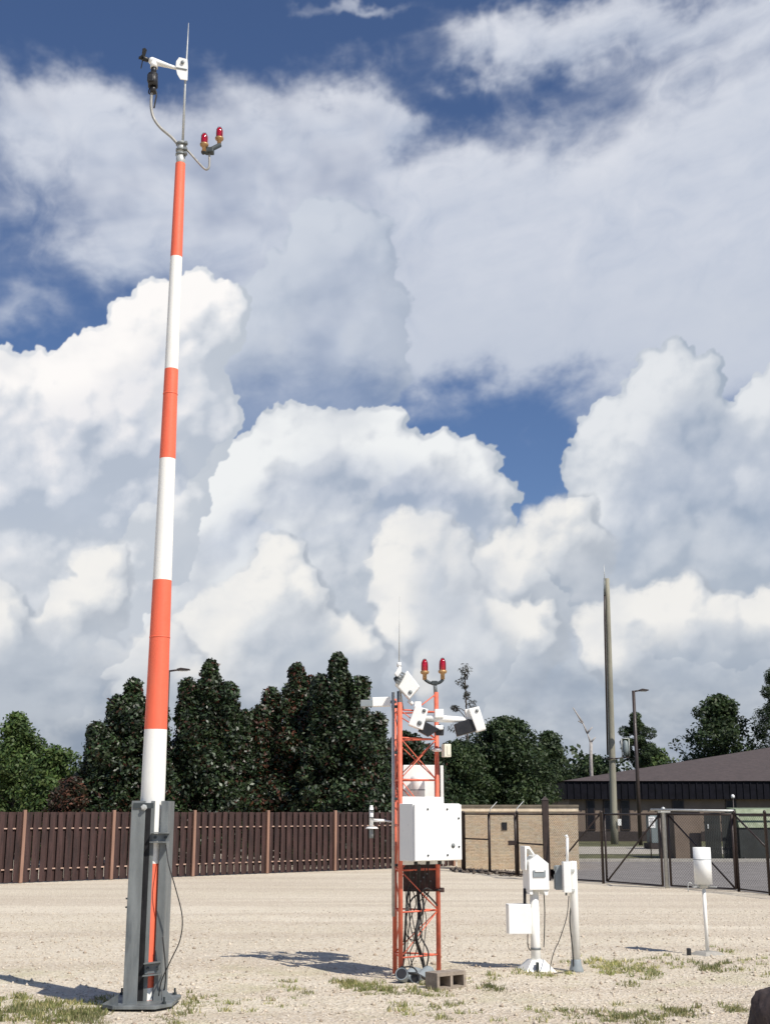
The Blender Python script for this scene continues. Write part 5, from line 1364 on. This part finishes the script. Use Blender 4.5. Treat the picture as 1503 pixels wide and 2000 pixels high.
P2 = G(1126, 1898); D2 = P2.y + .05
t = thing("ceilometer_post", (P2.x, D2, 0), 'white pipe post with a slim side box, just right of the pyramid-footed post', 'weather instrument')
x_ = P2.x; zt2 = W(1122, 1682, D2).z
q = MB(); q.lathe((x_, D2, 0), [(0, 0), (.050, 0), (.048, zt2 - .02), (.044, zt2), (0, zt2 + .004)], 26); q.build("post", WHITEP, t)
q = MB(); q.lathe((x_, D2, -.02), [(0, 0), (.085, 0), (.080, .04), (.062, .09), (.058, .14), (.050, .15)], 24); q.build("foot", GREYP, t)
A = W(1099, 1743, D2 - .1); B = W(1111.5, 1683, D2 - .1)
bxm = MB(); bxm.box(((A.x + B.x) / 2, D2 - .10, (A.z + B.z) / 2), (B.x - A.x, .16, B.z - A.z), bevel=.008); bxm.build("side_box", WHITEB, t)
A2 = W(1085, 1738, D2 - .02); B2 = W(1099, 1690, D2 - .02)
MB().box(((A2.x + B2.x) / 2, D2 - .02, (A2.z + B2.z) / 2), (B2.x - A2.x + .01, .05, B2.z - A2.z), bevel=.005).build("side_panel", GREYP, t)
q = MB(); q.tube([W(1107, 1684, D2 - .1), W(1107, 1636, D2 - .1)], .017, 12); q.tube([W(1107, 1636, D2 - .1), W(1104, 1631, D2 - .1)], .017, 12); q.build("upright_tube", WHITEB, t)
q = MB(); q.box(W(1083, 1696, D2 - .02), (.03, .05, .05), bevel=.005); q.box(W(1083, 1722, D2 - .02), (.022, .04, .16), bevel=.005); q.tube([W(1105, 1742, D2 - .1), W(1105, 1749, D2 - .1)], .012, 8); q.build("fitting", GALV, t)
q = MB(); q.box(((W(1111, 1700, D2).x + x_) / 2, D2 - .04, W(1113, 1700, D2).z), (.06, .05, .03)); q.box(((W(1111, 1738, D2).x + x_) / 2, D2 - .04, W(1113, 1738, D2).z), (.06, .05, .03)); q.build("bracket", GALVL, t)
q = MB(); q.tube(curve([W(1112, 1745, D2), W(1114, 1765, D2), W(1112, 1800, D2 - .05), W(1117, 1850, D2 - .05), W(1120, 1893, D2 - .05)], 5), .007, 6)
q.tube(curve([W(1110, 1750, D2 - .1), W(1106, 1790, D2 - .2), W(1092, 1835, D2 - .3), W(1080, 1862, D2 - .4), (W(1072, 1885, D2 - .4).x, D2 - .4, .02), (W(1085, 1893, D2 - .3).x, D2 - .3, .015), (x_ - .05, D2 - .1, .02)], 6), .005, 6)
q.build("cable", RUBBER, t)

PG = G(1381, 1867); DG = PG.y
t = thing("rain_gauge", (PG.x, DG, 0), 'white cylindrical rain gauge on a thin pole with a concrete foot', 'rain gauge')
x_ = PG.x; zc0 = W(1370, 1727, DG).z; zc1 = W(1370, 1655, DG).z; rg = (W(1387, 1690, DG).x - W(1353, 1690, DG).x) / 2
q = MB(); q.lathe((x_, DG, zc0), [(0, 0), (rg, 0), (rg * 1.0, (zc1 - zc0)), (rg * .94, (zc1 - zc0)), (rg * .90, (zc1 - zc0) - .015), (rg * .2, (zc1 - zc0) - .12), (0, (zc1 - zc0) - .12)], 40); q.build("canister", WHITEB, t)
q = MB(); q.lathe((x_, DG, zc0 + (zc1 - zc0) * .66), [(rg + .0005, 0), (rg + .002, .002), (rg + .002, .008), (rg + .0005, .01)], 40); q.build("seam", GREYP, t)
q = MB(); q.tube([(x_, DG, .05), (x_, DG, zc0 - .03)], .023, 18); q.build("pole", WHITEP, t)
q = MB(); q.lathe((x_, DG, zc0 - .045), [(0, 0), (.05, 0), (.075, .03), (.075, .044), (0, .044)], 18)
for a_ in (200, 330, 80):
    q.box((x_ + .11 * math.cos(R(a_)), DG + .11 * math.sin(R(a_)), zc0 - .03), (.11, .035, .012), Matrix.Rotation(R(a_), 3, 'Z'))
q.build("mounting_plate", GALVL, t)
q = MB(); q.tube(curve([(x_ - .11, DG, zc0 - .02), (x_ - .18, DG, zc0 + .02), (x_ - .20, DG, zc0 - .02), (x_ - .20, DG, zc0 - .09)], 4), .006, 6); q.build("drip_tube", GALVL, t)
q = MB(M_yaw((x_, DG, 0), 25)); s0, s1 = .215, .10
q._add([(-s0, -s0, -.02), (s0, -s0, -.02), (s0, s0, -.02), (-s0, s0, -.02), (-s1, -s1, .055), (s1, -s1, .055), (s1, s1, .055), (-s1, s1, .055)], [(0, 3, 2, 1), (4, 5, 6, 7), (0, 1, 5, 4), (1, 2, 6, 5), (2, 3, 7, 6), (3, 0, 4, 7)])
q.build("foot", CONC, t)
q = MB(); q.box((x_ - .24, DG - .02, .05), (.05, .06, .09), bevel=.012); q.build("cable_stub", BLACK, t)

# rock at the bottom right corner
rk = bmesh.new(); bmesh.ops.create_icosphere(rk, subdivisions=5, radius=1)
rp = G(1542, 2034)
for v in rk.verts:
    n_ = float(fbm(np.array([v.co.x * 1.3 + v.co.z]), np.array([v.co.y * 1.3 - v.co.z * .7]), 5, .55, 60)[0])
    v.co = v.co * (1 + .22 * n_); v.co = Vector((v.co.x * .33, v.co.y * .28, v.co.z * .31))
    v.co = Matrix.Rotation(R(20), 3, 'Y') @ v.co
me = bpy.data.meshes.new("rock"); rk.to_mesh(me); rk.free(); me.materials.append(ROCKM)
me.polygons.foreach_set('use_smooth', [True] * len(me.polygons))
o_ = bpy.data.objects.new("rock", me); COL.objects.link(o_); o_.location = (rp.x + .02, rp.y + .05, .11)
tag(o_, 'dark brown rounded rock cut off by the bottom right corner', 'rock')

# ================================================================ SCATTER: STONES, GRASS, RUBBLE
def pebbles(name, label, XY, size, cols, cat='gravel'):
    N = len(XY)
    z = ground_h(XY[:, 0], XY[:, 1])
    base = np.array([(1, 0, 0), (0, 1, 0), (-1, 0, 0), (0, -1, 0), (0, 0, .8), (0, 0, -.5)])
    fcs = np.array([(0, 1, 4), (1, 2, 4), (2, 3, 4), (3, 0, 4), (1, 0, 5), (2, 1, 5), (3, 2, 5), (0, 3, 5)])
    s = size * rng.uniform(.5, 1.6, N) ** 1.5
    P = base[None] * s[:, None, None] * rng.uniform(.6, 1.3, (N, 6, 3))
    a = rng.uniform(0, 6.28, N); ca, sa = np.cos(a), np.sin(a)
    X = P[..., 0] * ca[:, None] - P[..., 1] * sa[:, None]; Y = P[..., 0] * sa[:, None] + P[..., 1] * ca[:, None]
    co = np.stack([X + XY[:, 0:1], Y + XY[:, 1:2], P[..., 2] + (z + s * .15)[:, None]], -1).reshape(-1, 3)
    F = (fcs[None] + (np.arange(N) * 6)[:, None, None]).reshape(-1, 3)
    me = bpy.data.meshes.new(name); me.vertices.add(len(co)); me.vertices.foreach_set('co', co.astype(np.float32).ravel())
    me.loops.add(F.size); me.loops.foreach_set('vertex_index', F.astype(np.int32).ravel()); me.polygons.add(len(F)); me.polygons.foreach_set('loop_start', np.arange(0, F.size, 3, dtype=np.int32)); me.update()
    at = me.attributes.new("tint", 'FLOAT_COLOR', 'POINT'); cc = np.array(cols)[rng.integers(0, len(cols), N)] * rng.uniform(.8, 1.15, (N, 1))
    at.data.foreach_set('color', np.concatenate([np.repeat(cc, 6, 0), np.ones((6 * N, 1))], 1).astype(np.float32).ravel())
    me.materials.append(STONE); o = bpy.data.objects.new(name, me); COL.objects.link(o); tag(o, label, cat, kind='stuff'); return o
m_, g_, b_ = principled("loose_stone"); an_ = g_.n('ShaderNodeAttribute', attribute_name='tint'); g_.put(b_.inputs['Base Color'], an_.outputs['Color']); b_.inputs['Roughness'].default_value = .9; STONE = m_
def frus(n, y0, y1, mar=1.15, pw=1.0):
    y = y0 + (y1 - y0) * rng.uniform(0, 1, n) ** pw; x = rng.uniform(-1, 1, n) * y * .335 * mar
    return np.stack([x, y], 1)
pebbles("loose_gravel", 'loose pale shell gravel scattered over the yard', frus(15000, 10.5, 24, pw=1.1), 0.0085, [(.66, .58, .46), (.70, .62, .50), (.55, .46, .35), (.46, .38, .29)])
pebbles("loose_stones", 'larger pale and brown stones scattered in the nearer yard', frus(1300, 10.8, 19), .016, [(.64, .56, .45), (.56, .47, .36), (.40, .32, .24)])
# dark rubble at the foot of the brick wall
a_ = rng.uniform(0, 1, 900); off_ = np.abs(rng.normal(size=900)) * .9
L0 = np.array([Xat(880, 0, 41.3), 41.0]); L1 = np.array([Xat(1075, 0, 35.5), 36.2])
XY = L0[None] * (1 - a_[:, None]) + L1[None] * a_[:, None]; XY[:, 1] -= off_ * .9 - .6
pebbles("rubble", 'dark broken rubble and soil along the foot of the brick wall', XY, .055, [(.14, .11, .085), (.22, .18, .14), (.09, .07, .055)], 'rubble')

def grass(zones, n_t):
    cen = []; nr = []; sz = []; col = []
    tot = sum(z[2] * z[3] * z[4] for z in zones)
    for (px, py, rx, ry, dens, tone) in zones:
        n = int(n_t * rx * ry * dens / tot)
        c = G(px, py); d1 = G(px + rx, py).x - c.x; d2 = abs(G(px, max(1600, py - ry)).y - c.y)
        k = max(1, n // 16)
        tx = c.x + rng.normal(size=k) * d1 * .55; ty = c.y + rng.normal(size=k) * d2 * .55
        for (x, y) in zip(tx, ty):
            m9 = rng.integers(8, 30); h = rng.uniform(.018, .050)
            xx = x + rng.normal(size=m9) * .035; yy = y + rng.normal(size=m9) * .035
            for a, b in zip(xx, yy):
                cen.append((a, b, 0)); nr.append((rng.uniform(0, 3.14), 0, 0)); sz.append(h * rng.uniform(.6, 1.4))
                t = tone * rng.uniform(.7, 1.3)
                col.append((.20 * t, .225 * t, .09 * t) if rng.uniform() > .38 else (.40 * t, .37 * t, .20 * t))
    cen = np.array(cen); cen[:, 2] = ground_h(cen[:, 0], cen[:, 1]) - .004
    o = leaf_mesh("grass", cen, np.array(nr), np.array(sz), np.array(col), BLADE, None, .16, loc=(0, 14, 0), kind='blade')
    tag(o, 'sparse weedy grass tufts growing through the gravel', 'grass', kind='stuff')
# px, py, half width, half height, density, tone
grass([(60, 1975, 90, 22, 1.6, .8), (150, 1985, 60, 18, 1.8, .75), (20, 1950, 40, 10, 1.2, .9), (370, 1965, 28, 25, 1.0, .8), (180, 1955, 60, 8, 1.0, .8), (690, 1925, 40, 10, 2.2, .85), (740, 1937, 45, 9, 1.8, .9), (600, 1940, 12, 4, 2.2, .7),
       (560, 1930, 60, 14, .25, 1.1), (965, 1934, 20, 5, 2.6, .6), (820, 1940, 60, 9, 1.0, 1.0), (930, 1915, 60, 12, .5, 1.1), (1230, 1895, 90, 16, 1.2, 1.1), (1180, 1880, 60, 12, .8, 1.15), (1330, 1885, 50, 12, .6, 1.1),
       (1400, 1890, 40, 9, 1.8, .8), (1225, 1925, 25, 6, 1.4, .8), (1230, 1985, 90, 16, .9, .9), (1330, 1975, 30, 12, 1.4, .8), (1440, 1975, 20, 12, 1.4, .85), (1080, 1985, 80, 16, .3, 1.1), (1460, 1885, 60, 25, .35, 1.15), (820, 1975, 80, 18, .2, 1.1), (480, 1960, 90, 20, .2, 1.1),
       (1060, 1905, 60, 8, .9, 1.1), (860, 1965, 30, 10, .5, .9)], 14000)
